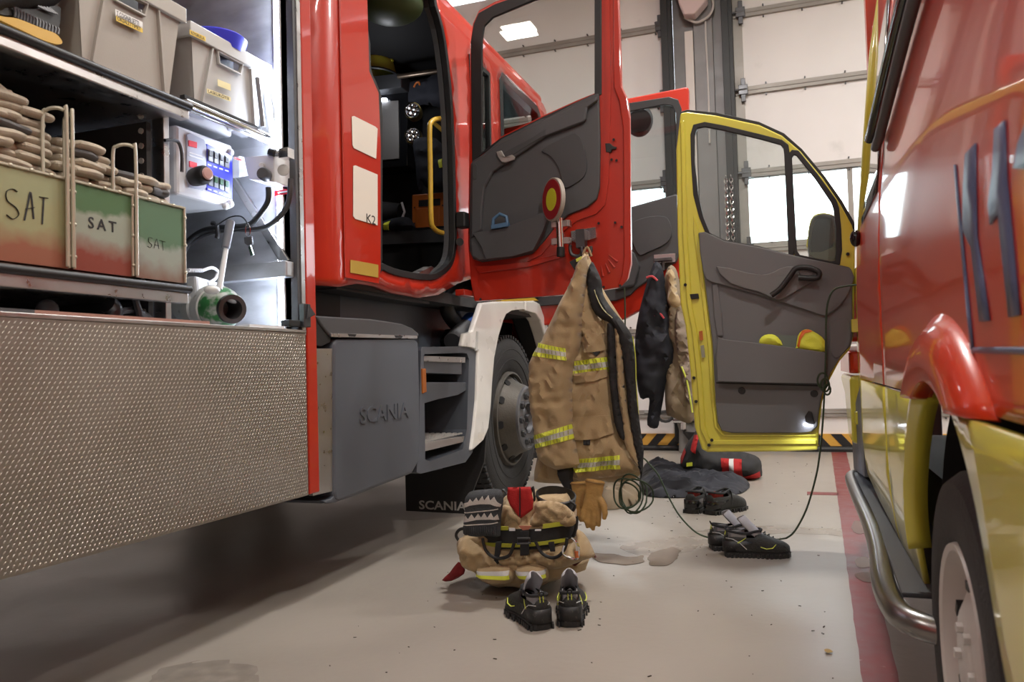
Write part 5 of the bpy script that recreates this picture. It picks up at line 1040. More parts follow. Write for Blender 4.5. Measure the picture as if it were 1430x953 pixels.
# ================================================================ clothing and kit
# --- turnout jacket hanging from the red door
YJ = 3.92
J = thing('turnout_jacket', 'tan firefighter jacket with yellow and silver bands hanging from the red door', 'jacket', at(820, 352, Y=YJ))
jf = onY(YJ)
def soft(ps, Y, dep, R, wr, seed, n=3, sx=1, sz=1, back=.3): return Soft(uvY(ps, Y, n), dep, R, wr, onY(Y), seed, sx, sz, back)
back_ = soft([(818, 352), (826, 366), (840, 400), (858, 430), (872, 452), (882, 472), (888, 520), (894, 600), (898, 640), (896, 660), (880, 672), (845, 674), (800, 676), (752, 674), (746, 666), (750, 640), (770, 560), (800, 440), (812, 380)], YJ+.03, .05, .07, .03, 31, sx=1.4, sz=.6)
link('back_panel', back_.body(.022), TAN, J, smooth=True)
bodyS = soft([(819, 352), (823, 362), (829, 400), (832, 430), (846, 460), (849, 480), (852, 520), (856, 560), (862, 600), (868, 615), (880, 630), (893, 655), (880, 662), (840, 668), (800, 667), (796, 600), (790, 520), (798, 450), (810, 380)], YJ-.03, .06, .07, .036, 33, sx=1.3, sz=.7)
bd = link('front_panel', bodyS.body(.016), TAN, J, smooth=True)
lin = soft([(826, 366), (832, 374), (840, 392), (842, 410), (850, 425), (862, 440), (874, 455), (884, 475), (888, 520), (892, 580), (898, 640), (892, 655), (880, 600), (872, 520), (862, 470), (852, 452), (840, 446), (828, 434), (820, 410), (819, 385)], YJ-.05, .04, .03, .012, 35, sx=1.5)
link('black_collar', lin.body(.015), CLB, J, smooth=True)
pl1 = soft([(848, 452), (857, 455), (859, 480), (861, 520), (864, 560), (868, 580), (873, 600), (874, 614), (866, 612), (858, 590), (854, 560), (850, 520), (848, 480)], YJ-.075, .02, .02, .008, 36, 2)
link('placket', pl1.body(.012), CLB, J, smooth=True)
pl2 = soft([(858, 455), (866, 460), (870, 500), (872, 540), (878, 580), (888, 620), (894, 650), (884, 645), (872, 618), (868, 580), (862, 540), (860, 500)], YJ-.07, .02, .02, .006, 37, 2)
link('front_flap', pl2.body(.012), TAN, J, smooth=True)
pl3 = soft([(870, 462), (880, 470), (886, 500), (890, 560), (896, 610), (899, 630), (896, 668), (890, 640), (878, 580), (873, 520)], YJ-.06, .03, .02, .004, 38, 2)
link('inner_lining', pl3.body(.012), CLB, J, smooth=True)
link('piping', MB().tube([p+V((0, -.045, 0)) for p in px([(833, 406), (838, 420), (846, 434), (858, 445)], 4, False, Y=YJ-.05)], .0025, 6), mat('pale_piping', (.6, .6, .35, 1), .6), J, smooth=True)
link('piping', MB().tube([p+V((0, -.01, 0)) for p in px([(884, 470), (888, 500), (889, 540), (892, 580), (894, 620)], 4, False, Y=YJ-.05)], .0028, 6), LIM, J, smooth=True)
slv = soft([(816, 354), (820, 362), (818, 400), (814, 440), (811, 480), (806, 500), (800, 520), (800, 560), (801, 600), (808, 640), (808, 650), (792, 655), (776, 656), (752, 640), (746, 600), (740, 560), (739, 515), (744, 498), (760, 470), (778, 430), (795, 398), (806, 370)], YJ-.10, .075, .06, .028, 34, sx=1.1, sz=.9)
link('sleeve', slv.body(.015), TAN, J, smooth=True)
link('cuff', soft([(778, 655), (800, 652), (800, 668), (803, 685), (796, 690), (784, 676)], YJ-.09, .03, .02, .008, 39, 2).body(.012), CLB, J, smooth=True)
def band(S_, q, par, Yp, slant=1):
    """fluorescent band: two lime edges and a silver middle with slanted cut lines; q = top-left, top-right, bottom-right, bottom-left"""
    t = uvY(q, Yp); a, b, c, d = [V(p) for p in t]; L = lambda p, q_, k: p.lerp(q_, k)
    link('reflective_band', S_.patch([a, b, L(b, c, .32), L(a, d, .32)], .004, .012), HIV, par, smooth=True); link('reflective_band', S_.patch([L(a, d, .32), L(b, c, .32), L(b, c, .68), L(a, d, .68)], .0045, .012), SIL, par, smooth=True, label='silver middle band')
    link('reflective_band', S_.patch([L(a, d, .68), L(b, c, .68), c, d], .004, .012), HIV, par, smooth=True)
    n = max(4, int((b-a).length/.016)); mb = MB()
    for i in range(n):
        k = (i+.3)/n; w = .18/n; sh = slant*.5/n
        for k0, k1 in ((0.02, .30), (.36, .64), (.70, .98)):
            pp = [L(L(a, b, k+sh*k0), L(d, c, k+sh*k0), k0), L(L(a, b, k+w+sh*k0), L(d, c, k+w+sh*k0), k0), L(L(a, b, k+w+sh*k1), L(d, c, k+w+sh*k1), k1), L(L(a, b, k+sh*k1), L(d, c, k+sh*k1), k1)]
            mb.add([S_.mp(p.x, p.y, max(S_.h(p), 0)+.0056) for p in pp], [(0, 1, 2, 3)])
    link('band_stitching', mb, mat('band_stitch', (.33, .36, .10, 1), .6), par, kind='stuff')
band(slv, [(754, 479), (794, 487), (797, 504), (747, 497)], J, YJ-.10)
band(slv, [(748, 608), (800, 592), (803, 612), (752, 625)], J, YJ-.10, -1)
band(bodyS, [(800, 506), (849, 499), (852, 519), (799, 525)], J, YJ-.03)
band(bodyS, [(808, 640), (869, 634), (871, 653), (803, 658)], J, YJ-.03, -1)
def flap(S_, q, d, par, m=TAN, nm='pocket_flap', n=0): return link(nm, S_.patch(uvY(q, YJ-.03, n), d, .012, .010), m, par, smooth=True, bevel=.002)
flap(bodyS, [(815, 472), (828, 466), (843, 466), (849, 489), (835, 492), (822, 493)], .016, J)
flap(bodyS, [(812, 452), (846, 448), (848, 466), (812, 470)], .006, J, nm='pocket'); flap(bodyS, [(806, 522), (850, 516), (851, 526), (835, 532), (808, 535)], .012, J, nm='pocket')
flap(bodyS, [(800, 582), (855, 579), (860, 604), (835, 612), (806, 613)], .013, J); flap(bodyS, [(820, 612), (829, 611), (829, 620), (820, 620)], .010, J, CLB, 'pull_tab'); flap(bodyS, [(832, 492), (842, 491), (838, 498)], .014, J, CLB, 'pull_tab')
link('collar_tip', MB().prism([px([(795, 366), (806, 360), (813, 357), (810, 368), (802, 377)], Y=YJ-.14)], (0, .012, 0)), CLB, J, bevel=.003); link('collar_label', MB().prism([px([(804, 362), (812, 358), (811, 363), (805, 366)], Y=YJ-.15)], (0, .008, 0)), LIM, J)
link('hanger_loop', MB().tube(px([(814, 356), (820, 345), (826, 358)], 4, False, Y=YD-.12), .006, 8), TAN, J, smooth=True)
# gloves hanging from the jacket
def glove(c, w, l, lab, a=0, spread=1, m=GLV):
    g = thing('leather_glove', lab, 'glove', c, 'work gloves hanging under the jacket'); u = V((cos(a), 0, sin(a))); d = V((sin(a), 0, -cos(a))); b = MB(); Yv = V((0, -1, 0))
    p = lambda x, y, z=0: c+u*x*w+d*y*l+Yv*z
    b.tube([p(0, -.02), p(0, .12), p(0, .28), p(0, .45), p(0, .60)], [w*.20, w*.19, w*.17, w*.20, w*.19], 16, flat=2.1)
    for i, (x, e, r) in enumerate(((-.34, .86, .105), (-.12, .97, .115), (.11, 1.0, .115), (.33, .90, .105))):
        b.tube([p(x*.8, .50), p(x*1.0, .66, .006), p(x*1.05, .66+(e-.66)*.6, .012), p(x*.95+.02*i, e, .004)], [w*r*1.2, w*r*1.2, w*r*1.1, w*r*.75], 10)
    b.tube([p(.30*spread, .36), p(.52*spread, .46, .02), p(.62*spread, .60, .03), p(.60*spread, .72, .03)], [w*.17, w*.15, w*.13, w*.09], 10)
    link('glove_leather', b, m, g, remesh=.0045); link('cuff_seam', MB().tube([p(cos(t)*.42, .02, sin(t)*.23*w) for t in [i*pi/8 for i in range(16)]], .003, 6, closed=True), mat('seam_tan', (.30, .18, .07, 1), .7), g, smooth=True); return g
glove(at(811, 674, Y=3.80), .125, .195, 'tan leather glove hanging below the jacket, left one of the pair', .06, -1)
glove(at(831, 672, Y=3.74), .115, .235, 'tan leather glove hanging below the jacket, right one with a spread thumb', -.14, 1)
# --- navy and tan garments hanging on the far red door
YN = 5.45
N1 = thing('navy_jacket', 'dark navy jacket with red piping hanging from the far red door', 'jacket', at(905, 370, Y=YN))
s_ = soft([(915, 366), (924, 372), (930, 400), (936, 440), (944, 480), (942, 510), (932, 525), (926, 560), (922, 580), (918, 598), (904, 594), (906, 570), (906, 556), (894, 556), (888, 520), (887, 470), (894, 430), (902, 400), (908, 380)], YN, .08, .09, .05, 41, sx=1.2, sz=.7)
link('fabric', s_.body(.03), CLN, N1, smooth=True)
link('red_piping', MB().tube([p+V((0, -.09, 0)) for p in px([(906, 390), (914, 388), (921, 394)], 3, False, Y=YN)], .008, 6), mat('red_piping', (.45, .05, .06, 1), .6), N1, smooth=True); link('red_piping', MB().tube([p+V((0, -.09, 0)) for p in px([(917, 442), (924, 439), (930, 446)], 3, False, Y=YN)], .007, 6), MATS['red_piping'], N1, smooth=True)
N2 = thing('worn_jacket', 'dusty tan jacket hanging crumpled beside the navy one', 'jacket', at(945, 370, Y=YN))
s_ = soft([(934, 372), (944, 376), (950, 400), (956, 430), (962, 470), (968, 520), (972, 560), (966, 590), (950, 588), (938, 582), (930, 575), (928, 520), (930, 470), (932, 430), (926, 400)], YN+.05, .10, .07, .06, 42, sx=1.2, sz=.35)
link('fabric', s_.body(.025), TAN2, N2, smooth=True)
link('lapel', soft([(930, 382), (938, 376), (944, 390), (946, 410), (952, 425), (942, 430), (932, 420), (934, 400)], YN-.08, .03, .03, .02, 43, 2).body(.02), TAN, N2, smooth=True)
link('grey_fold', soft([(945, 430), (955, 450), (964, 500), (968, 560), (958, 560), (950, 520), (942, 470)], YN-.06, .04, .03, .05, 44, 2).body(.02), mat('grey_tan_cloth', (.22, .17, .13, 1), .85, bump=.3, bs=200), N2, smooth=True)
link('yellow_piping', MB().tube([p+V((0, -.12, 0)) for p in px([(955, 512), (962, 530), (966, 550), (970, 575)], 3, False, Y=YN)], .006, 6), LIM, N2, smooth=True)
# --- heap of navy jumper on the floor
fo = [(p.x, p.y) for p in px([(896, 655), (904, 646), (925, 646), (950, 654), (985, 663), (1020, 667), (1047, 674), (1035, 686), (1005, 690), (960, 692), (905, 690), (893, 675)], 3, Z=.02)]
s_ = Soft(fo, .055, .2, .075, onZ(.006), 51, .35, .9, 0)
tag(link('navy_jumper', s_.body(.022), CLG, smooth=True), 'dark charcoal jumper lying crumpled on the floor behind the red-lined shoes', 'jumper')
# --- black and red kit bag
KB = thing('kit_bag', 'black and red turnout bundle lying under the yellow door', 'bag', at(1010, 670, Z=0))
YK = 6.45
s_ = soft([(950, 645), (958, 622), (968, 608), (974, 600), (985, 606), (1000, 625), (1040, 632), (1060, 640), (1064, 655), (1060, 668), (1020, 668), (960, 660)], YK, .22, .10, .03, 52)
link('fabric', s_.body(.03), CLB, KB, smooth=True)
for q in ([(1010, 636), (1021, 637), (1022, 668), (1013, 668)], [(1027, 637), (1038, 638), (1040, 668), (1029, 668)], [(951, 640), (957, 625), (962, 628), (956, 645)], [(972, 606), (980, 604), (976, 630), (969, 625)], [(1040, 662), (1062, 656), (1063, 664), (1045, 669)]): link('red_panel', s_.patch(uvY(q, YK), .006, .02), CLR, KB, smooth=True)
link('grey_strap', s_.patch(uvY([(1021, 637), (1027, 637), (1029, 668), (1022, 668)], YK), .006, .02), SIL, KB, smooth=True); link('yellow_tab', s_.patch(uvY([(964, 642), (972, 641), (972, 646), (964, 647)], YK), .008, .02), HIV, KB)
# --- second turnout trousers on the floor behind the jacket
t2 = thing('turnout_trousers', 'tan trousers lying on the floor behind the hanging jacket, mostly hidden', 'trousers', at(885, 700, Z=0))
s_ = Soft([(p.x, p.y) for p in px([(835, 690), (870, 680), (890, 682), (896, 692), (890, 702), (860, 710), (835, 708)], 3, Z=.01)], .09, .12, .04, onZ(.004), 53, 1, 1, 0)
link('fabric', s_.body(.03), TAN2, t2, smooth=True)
# --- green cord
YC = 3.86
gc = thing('green_cord', 'thin green cord looping from the ambulance door down over the floor', 'cord', at(1085, 752, Z=0))
cp_ = px([(1196, 398), (1180, 400), (1166, 404), (1158, 416), (1154, 440), (1153, 500), (1152, 530), (1149, 590), (1144, 640), (1138, 672), (1126, 712), (1110, 742), (1098, 752)], 4, False, Y=YC)
cq = px([(1098, 753), (1060, 755), (1020, 756), (992, 752)], 3, False, Z=.006)
cl = px([(992, 752), (972, 744), (950, 722), (934, 695), (920, 665), (908, 650), (898, 640), (885, 640), (876, 600), (873, 520), (873, 440), (872, 402)], 4, False, Y=4.10)
link('cord', MB().tube(cp_+cq[1:]+cl[1:], .0042, 8), ROPEM, gc, smooth=True)
kn_ = MB(); c = at(1149, 532, Y=YC-.02)
for k in range(3): kn_.tube([c+V((cos(t)*(.022-.004*k)+.008*k, sin(t*2)*.008-.004*k, sin(t)*(.035-.006*k)-.02*k)) for t in [i*pi/10 for i in range(20)]], .0045, 8, closed=True)
link('cord_knot', kn_, ROPEM, gc, smooth=True)
co = thing('cord_coil', 'loose coils of green cord hanging below the turnout jacket', 'cord', at(875, 716, Y=3.84))
random.seed(3)
for k in range(5):
    c = at(874+k*3.5, 688+random.uniform(-4, 3), Y=3.86); rx, rz = random.uniform(.045, .085), random.uniform(.05, .085); ph = random.random()*3
    link('cord_loop', MB().tube([c+V((rx*cos(t), .03*sin(t*2+ph), rz*sin(t)-.02*(sin(t) < 0))) for t in [i*pi/12 for i in range(24)]], .0042, 6, closed=True), ROPEM, co, smooth=True)

# --- crumpled turnout trousers with boots inside, standing on the floor
YT = 3.13
TR = thing('turnout_trousers', 'crumpled tan turnout trousers slumped over their boots on the floor', 'trousers', at(735, 818, Z=0))
rows = [(690, 712, 790, .09), (700, 702, 798, .12), (715, 698, 803, .14), (728, 680, 804, .15), (742, 662, 806, .165), (752, 648, 806, .17), (764, 643, 812, .18), (778, 645, 822, .18), (790, 660, 818, .165), (800, 672, 790, .145), (808, 678, 770, .12), (812, 690, 760, .09)]
mb = MB(); n = 110; R3 = []
for j in range(len(rows)-1):
    for k in range(4): t = k/4; R3.append(tuple(rows[j][i]*(1-t)+rows[j+1][i]*t for i in range(4)))
R3.append(rows[-1])
for j, (yy, xa, xb, dp) in enumerate(R3):
    a, b = at(xa, yy, Y=YT), at(xb, yy, Y=YT); c = (a+b)/2; hw = (b.x-a.x)/2; jj = j/4
    for k in range(n):
        t = 2*pi*k/n; f = 1+.09*noise.noise(V((cos(t)*2.2, sin(t)*2.2, jj*.45)))+.05*noise.noise(V((cos(t)*6, sin(t)*6, jj*.9)))+.03*sin(jj*1.9+2*cos(t))
        f += .085*(fold(t*.32*.8, jj*.045, 5)-.3)
        sx = math.copysign(abs(cos(t))**.85, cos(t)); mb.v.append(V((c.x+hw*sx*(f if abs(sx) < .9 else 1), c.y+dp*sin(t)*f*1.05, max(.004, c.z+.012*noise.noise(V((t*2, jj, 3)))))))
rows = R3
for j in range(len(rows)-1):
    for k in range(n): a = j*n+k; b = j*n+(k+1) % n; mb.f.append((a, b, b+n, a+n))
mb.f.append(tuple(range(n))); mb.f.append(tuple(range((len(rows)-1)*n, len(rows)*n))[::-1])
link('fabric', mb, TAN, TR, smooth=True, ang=180)
def tp(ps, Y=YT-.16, n=0): return px(ps, n, Y=Y)
def pad(nm, ps, Y, dep, m, par=TR, seed=60, n=3, wr=.024, R=.03, step=.012, **k): return link(nm, soft(ps, Y, dep, R, wr*1.15, seed, n, 2.2, 1.6).body(step*.75), m, par, smooth=True, ang=180, **k)
pad('waist_fold', [(705, 705), (725, 716), (738, 728), (745, 718), (765, 702), (788, 706), (803, 720), (800, 735), (765, 736), (730, 740), (700, 738), (698, 718)], YT-.125, .018, TAN, seed=61)
pad('waist_fold', [(748, 702), (770, 700), (790, 706), (800, 720), (790, 728), (760, 730), (748, 718)], YT-.135, .014, TAN, seed=62)
pad('bib', [(709, 681), (741, 680), (745, 700), (744, 712), (728, 724), (724, 722), (712, 706), (708, 695)], YT-.16, .012, CLR, seed=63, n=0, wr=.003, R=.01, label='red bib')
link('bib_zip', MB().tube(px([(726, 681), (726, 700), (726, 722)], 3, False, Y=YT-.176), .0025, 6), BLK, TR)
for x in ((700, 686, 708, 690), (741, 682, 747, 700)): link('brace_strap', MB().tube(px([(x[0], x[1]+10), (x[0]+3, x[1]-2), (x[2], x[3])], 4, False, Y=YT-.10), .010, 8, flat=.4), BLK, TR, smooth=True)
pad('fabric_fold', [(640, 760), (650, 752), (680, 762), (720, 770), (760, 766), (800, 758), (806, 740), (816, 748), (829, 775), (815, 783), (790, 792), (770, 796), (740, 792), (700, 795), (668, 800), (648, 792), (642, 775)], YT-.15, .05, TAN, seed=64, R=.05, wr=.03)
pad('fabric_fold', [(806, 742), (818, 748), (831, 776), (820, 778), (808, 770)], YT-.12, .03, TAN, seed=65)
link('dark_lining', MB().prism([px([(822, 762), (832, 780), (820, 778), (800, 794), (784, 797), (800, 788)], Y=YT-.10)], (0, .02, 0)), mat('maroon_lining', (.09, .012, .014, 1), .8), TR, bevel=.003)
pad('hem_flap', [(617, 811), (628, 800), (640, 785), (648, 792), (648, 802), (630, 812)], YT-.10, .008, mat('dark_red_cloth', (.22, .012, .014, 1), .8), seed=66, n=2, label='dark red storm flap')
# leg ends with bands and boots
for (q, bq, k) in (([(668, 792), (680, 788), (700, 787), (716, 792), (719, 806), (712, 814), (690, 816), (672, 808)], [(670, 795), (715, 794), (716, 806), (668, 803)], 71), ([(722, 792), (740, 788), (760, 790), (766, 800), (762, 812), (740, 812), (726, 806)], [(723, 795), (764, 794), (765, 805), (726, 805)], 72)):
    S1 = soft(q, YT-.185, .05, .03, .006, k); lg = link('trouser_leg', S1.body(.012), TAN, TR, smooth=True)
    t = uvY(bq, YT-.185); a, b, c, d = [V(p) for p in t]
    link('reflective_band', S1.patch([a, b, b.lerp(c, .5), a.lerp(d, .5)], .004, .012), SIL, lg, smooth=True); link('reflective_band', S1.patch([a.lerp(d, .5), b.lerp(c, .5), c, d], .004, .012), HIV, lg, smooth=True)
for i, (xx, lab) in enumerate(((694, 'black boot sole under the left leg of the crumpled trousers'), (744, 'black boot sole under the right leg of the crumpled trousers'))):
    c = at(xx, 818, Z=0)+V((0, .08, 0)); b = thing('fire_boot', lab, 'boot', c, 'boots inside the trousers')
    link('boot_foot', MB().tube([c+V((0, -.07, .035)), c+V((0, 0, .045)), c+V((0, .12, .05)), c+V((0, .17, .09))], [.036, .052, .055, .05], 16), BLK, b, smooth=True, sub=1); link('boot_sole', MB().tube([c+V((0, -.085, .012)), c+V((0, .0, .012)), c+V((0, .16, .012))], [.035, .054, .045], 14, flat=.22), SOLE, b, smooth=True)
bs_ = thing('boot_shaft', 'open black rubber boot top sticking out above the trouser waist', 'boot', at(773, 700, Y=YT), None)
c = at(774, 694, Y=YT-.03); link('shaft', MB().lathe(c+V((0, 0, -.06)), (.18, -.25, 1), [(0, .070), (.05, .080), (.075, .082), (.078, .076), (.06, .072), (.0, .065)], 30), BLK, bs_, smooth=True)
link('pull_loop', MB().tube(px([(795, 700), (803, 706), (800, 714)], 3, False, Y=YT-.08), .006, 6), BLK, bs_, smooth=True)
# --- rescue belt around the bundle
BT = thing('rescue_belt', 'black and lime rescue harness belt lying around the crumpled trousers', 'belt', at(735, 755, Y=YT-.2))
def beltstrip(nm, yt, yb, m, off, x0=650, x1=806, par=BT, lab=None):
    pts = []; M_ = 26
    for i in range(M_+1):
        k = i/M_; x = x0+(x1-x0)*k; t = (x-(648+806)/2)/((806-648)/2); t = max(-.999, min(.999, t)); dpt = .17*math.sqrt(1-t*t)+off+.01
        pts.append((x, dpt))
    mb = MB(); V1 = []
    for x, dpt in pts:
        u = (x-650)/156; V1.append((at(x, yt(u), Y=YT-dpt), at(x, yb(u), Y=YT-dpt)))
    for a, b in V1: mb.v += [a, b, b+V((0, .008, 0)), a+V((0, .008, 0))]
    for i in range(M_):
        for k in range(4): mb.f.append((i*4+k, i*4+(k+1) % 4, (i+1)*4+(k+1) % 4, (i+1)*4+k))
    mb.f += [(0, 1, 2, 3), (M_*4, M_*4+1, M_*4+2, M_*4+3)]
    return link(nm, mb, m, par, smooth=True, bevel=.0, label=lab)
yt = lambda u: 738-8*math.sin(pi*u)*-.2-11*max(0, u-.7)/.3*.6; yb = lambda u: 764+4*math.sin(pi*u)-16*max(0, u-.75)/.25
beltstrip('belt_webbing', yt, yb, CLB, .012)
beltstrip('belt_edge', lambda u: 752+8*math.sin(pi*min(1, u+.1)), lambda u: 757+8*math.sin(pi*min(1, u+.1)), mat('dull_lime_webbing', (.42, .42, .035, 1), .7), .021, 660, 792)
beltstrip('belt_edge', lambda u: 737-11*max(0, u-.5)/.5, lambda u: 743-11*max(0, u-.5)/.5, MATS['dull_lime_webbing'], .021, 758, 800); beltstrip('belt_edge', lambda u: 736, lambda u: 741, MATS['dull_lime_webbing'], .021, 699, 709)
YB_ = YT-.215
link('belt_badge', MB().prism([px([(724, 735), (742, 735), (738, 740), (730, 741)], Y=YB_)], (0, .006, 0)), mat('badge_red', (.45, .16, .10, 1), .4), BT); link('belt_badge', MB().prism([px([(711, 738), (719, 738), (719, 742), (711, 742)], Y=YB_)], (0, .006, 0)), WPL, BT)
link('belt_lettering', MB().prism([px([(747, 740), (755, 740), (755, 742), (747, 742)], Y=YB_)], (0, .006, 0)), WPL, BT)
link('buckle', MB().tube(px([(723, 752), (740, 752), (741, 759), (722, 760)], 0, Y=YB_-.012), .004, 8, closed=True), DG, BT, smooth=True); link('buckle_strap', MB().prism([px([(726, 742), (738, 742), (738, 776), (726, 777)], Y=YB_-.006)], (0, .012, 0)), CLB, BT, bevel=.003)
for q in ([(689, 788), (696, 788), (700, 757), (692, 757)], [(765, 758), (773, 757), (775, 771), (768, 771)]): link('hanging_strap', MB().prism([px(q, Y=YB_+.015)], (0, .010, 0)), CLB, BT, bevel=.003)
for q in ([(674, 752), (678, 768), (688, 778), (700, 780), (712, 775), (718, 758)], [(748, 757), (756, 772), (768, 779), (780, 777), (789, 766), (792, 752)]): link('gear_loop', MB().tube(px(q, 5, False, Y=YB_+.0), .0065, 8), BLK, BT, smooth=True)
link('gear_loop', MB().tube(px([(652, 738), (642, 740), (637, 748), (643, 757), (655, 757), (660, 752)], 5, False, Y=YT-.10), .0065, 8), BLK, BT, smooth=True)
link('gear_loop', MB().tube(px([(798, 730), (805, 722), (804, 740), (800, 750)], 4, False, Y=YT-.10), .0075, 8), BLK, BT, smooth=True)
cb_ = thing('carabiner', 'silver carabiner with an orange gate nut clipped to the belt at the right', 'carabiner', at(800, 780, Y=YB_+.04))
link('carabiner_body', MB().tube(px([(788, 762), (786, 770), (790, 777), (802, 781), (807, 778), (808, 766), (803, 756), (798, 752)], 5, False, Y=YB_-.02), .0048, 8), CHR, cb_, smooth=True); link('carabiner_gate', MB().tube(ats([(805, 757), (806, 776)], Y=YB_-.02), .0045, 8), CHR, cb_, smooth=True)
link('gate_nut', MB().tube(ats([(805, 770), (806, 779)], Y=YB_-.02), .0085, 10), mat('orange_anodised', (.6, .16, .05, 1), .35, metal=.3), cb_, smooth=True)
# --- knitted hat with white zigzag bands
YH = YT-.20
KH = thing('knitted_hat', 'dark grey knitted hat with two white zigzag bands draped on the trousers', 'hat', at(675, 749, Y=YH))
SH = soft([(652, 692), (660, 686), (690, 683), (701, 686), (703, 700), (700, 720), (699, 742), (697, 750), (680, 749), (665, 750), (650, 746), (648, 735), (650, 715), (649, 700)], YH, .04, .035, .006, 81)
KN = mat('grey_knit', (.055, .060, .066, 1), .95, bump=.6, bs=300); WK = mat('white_knit', (.62, .58, .54, 1), .95, bump=.6, bs=300)
link('knit_body', SH.body(.010), KN, KH, smooth=True)
def zig(y0, y1, sk=0): 
    top = [(651+i*4.1, y0-.12*i+(-2.6 if i % 2 else 2.0)) for i in range(13)]; bot = [(651+i*4.1, y1-.12*i+(2.6 if i % 2 else -1)) for i in range(13)][::-1]
    return top+bot
link('zigzag_band', SH.patch(uvY([(651, 702-0), (660, 699), (662, 695), (666, 699), (671, 693), (674, 698), (679, 691), (682, 697), (687, 690), (690, 697), (695, 692), (698, 699), (702, 704), (701, 707), (690, 702), (676, 702), (662, 704), (652, 708)], YH), .003, .008, .003), WK, KH, smooth=True)
link('zigzag_band', SH.patch(uvY([(650, 724), (655, 718), (659, 723), (664, 716), (668, 722), (673, 715), (677, 721), (682, 714), (686, 721), (691, 714), (694, 721), (698, 717), (699, 725), (690, 723), (670, 724), (651, 728)], YH), .003, .008, .003), WK, KH, smooth=True)
link('knit_line', SH.patch(uvY([(651, 714), (699, 709), (699, 710.3), (651, 715.3)], YH), .003, .008, .003), WK, KH, smooth=True); link('knit_line', SH.patch(uvY([(650, 731), (698, 728), (698, 729.3), (650, 732.3)], YH), .003, .008, .003), WK, KH, smooth=True)
rbm = MB()
for i in range(16):
    x = 652+i*3; rbm.tube([V((p.x, p.y-SH.h(V((p.x, p.z)))-.0015, p.z)) for p in px([(x, 733), (x, 739), (x, 746)], 2, False, Y=YH)], .0024, 5)
link('ribbed_cuff', rbm, KN, KH, smooth=True, kind='stuff')
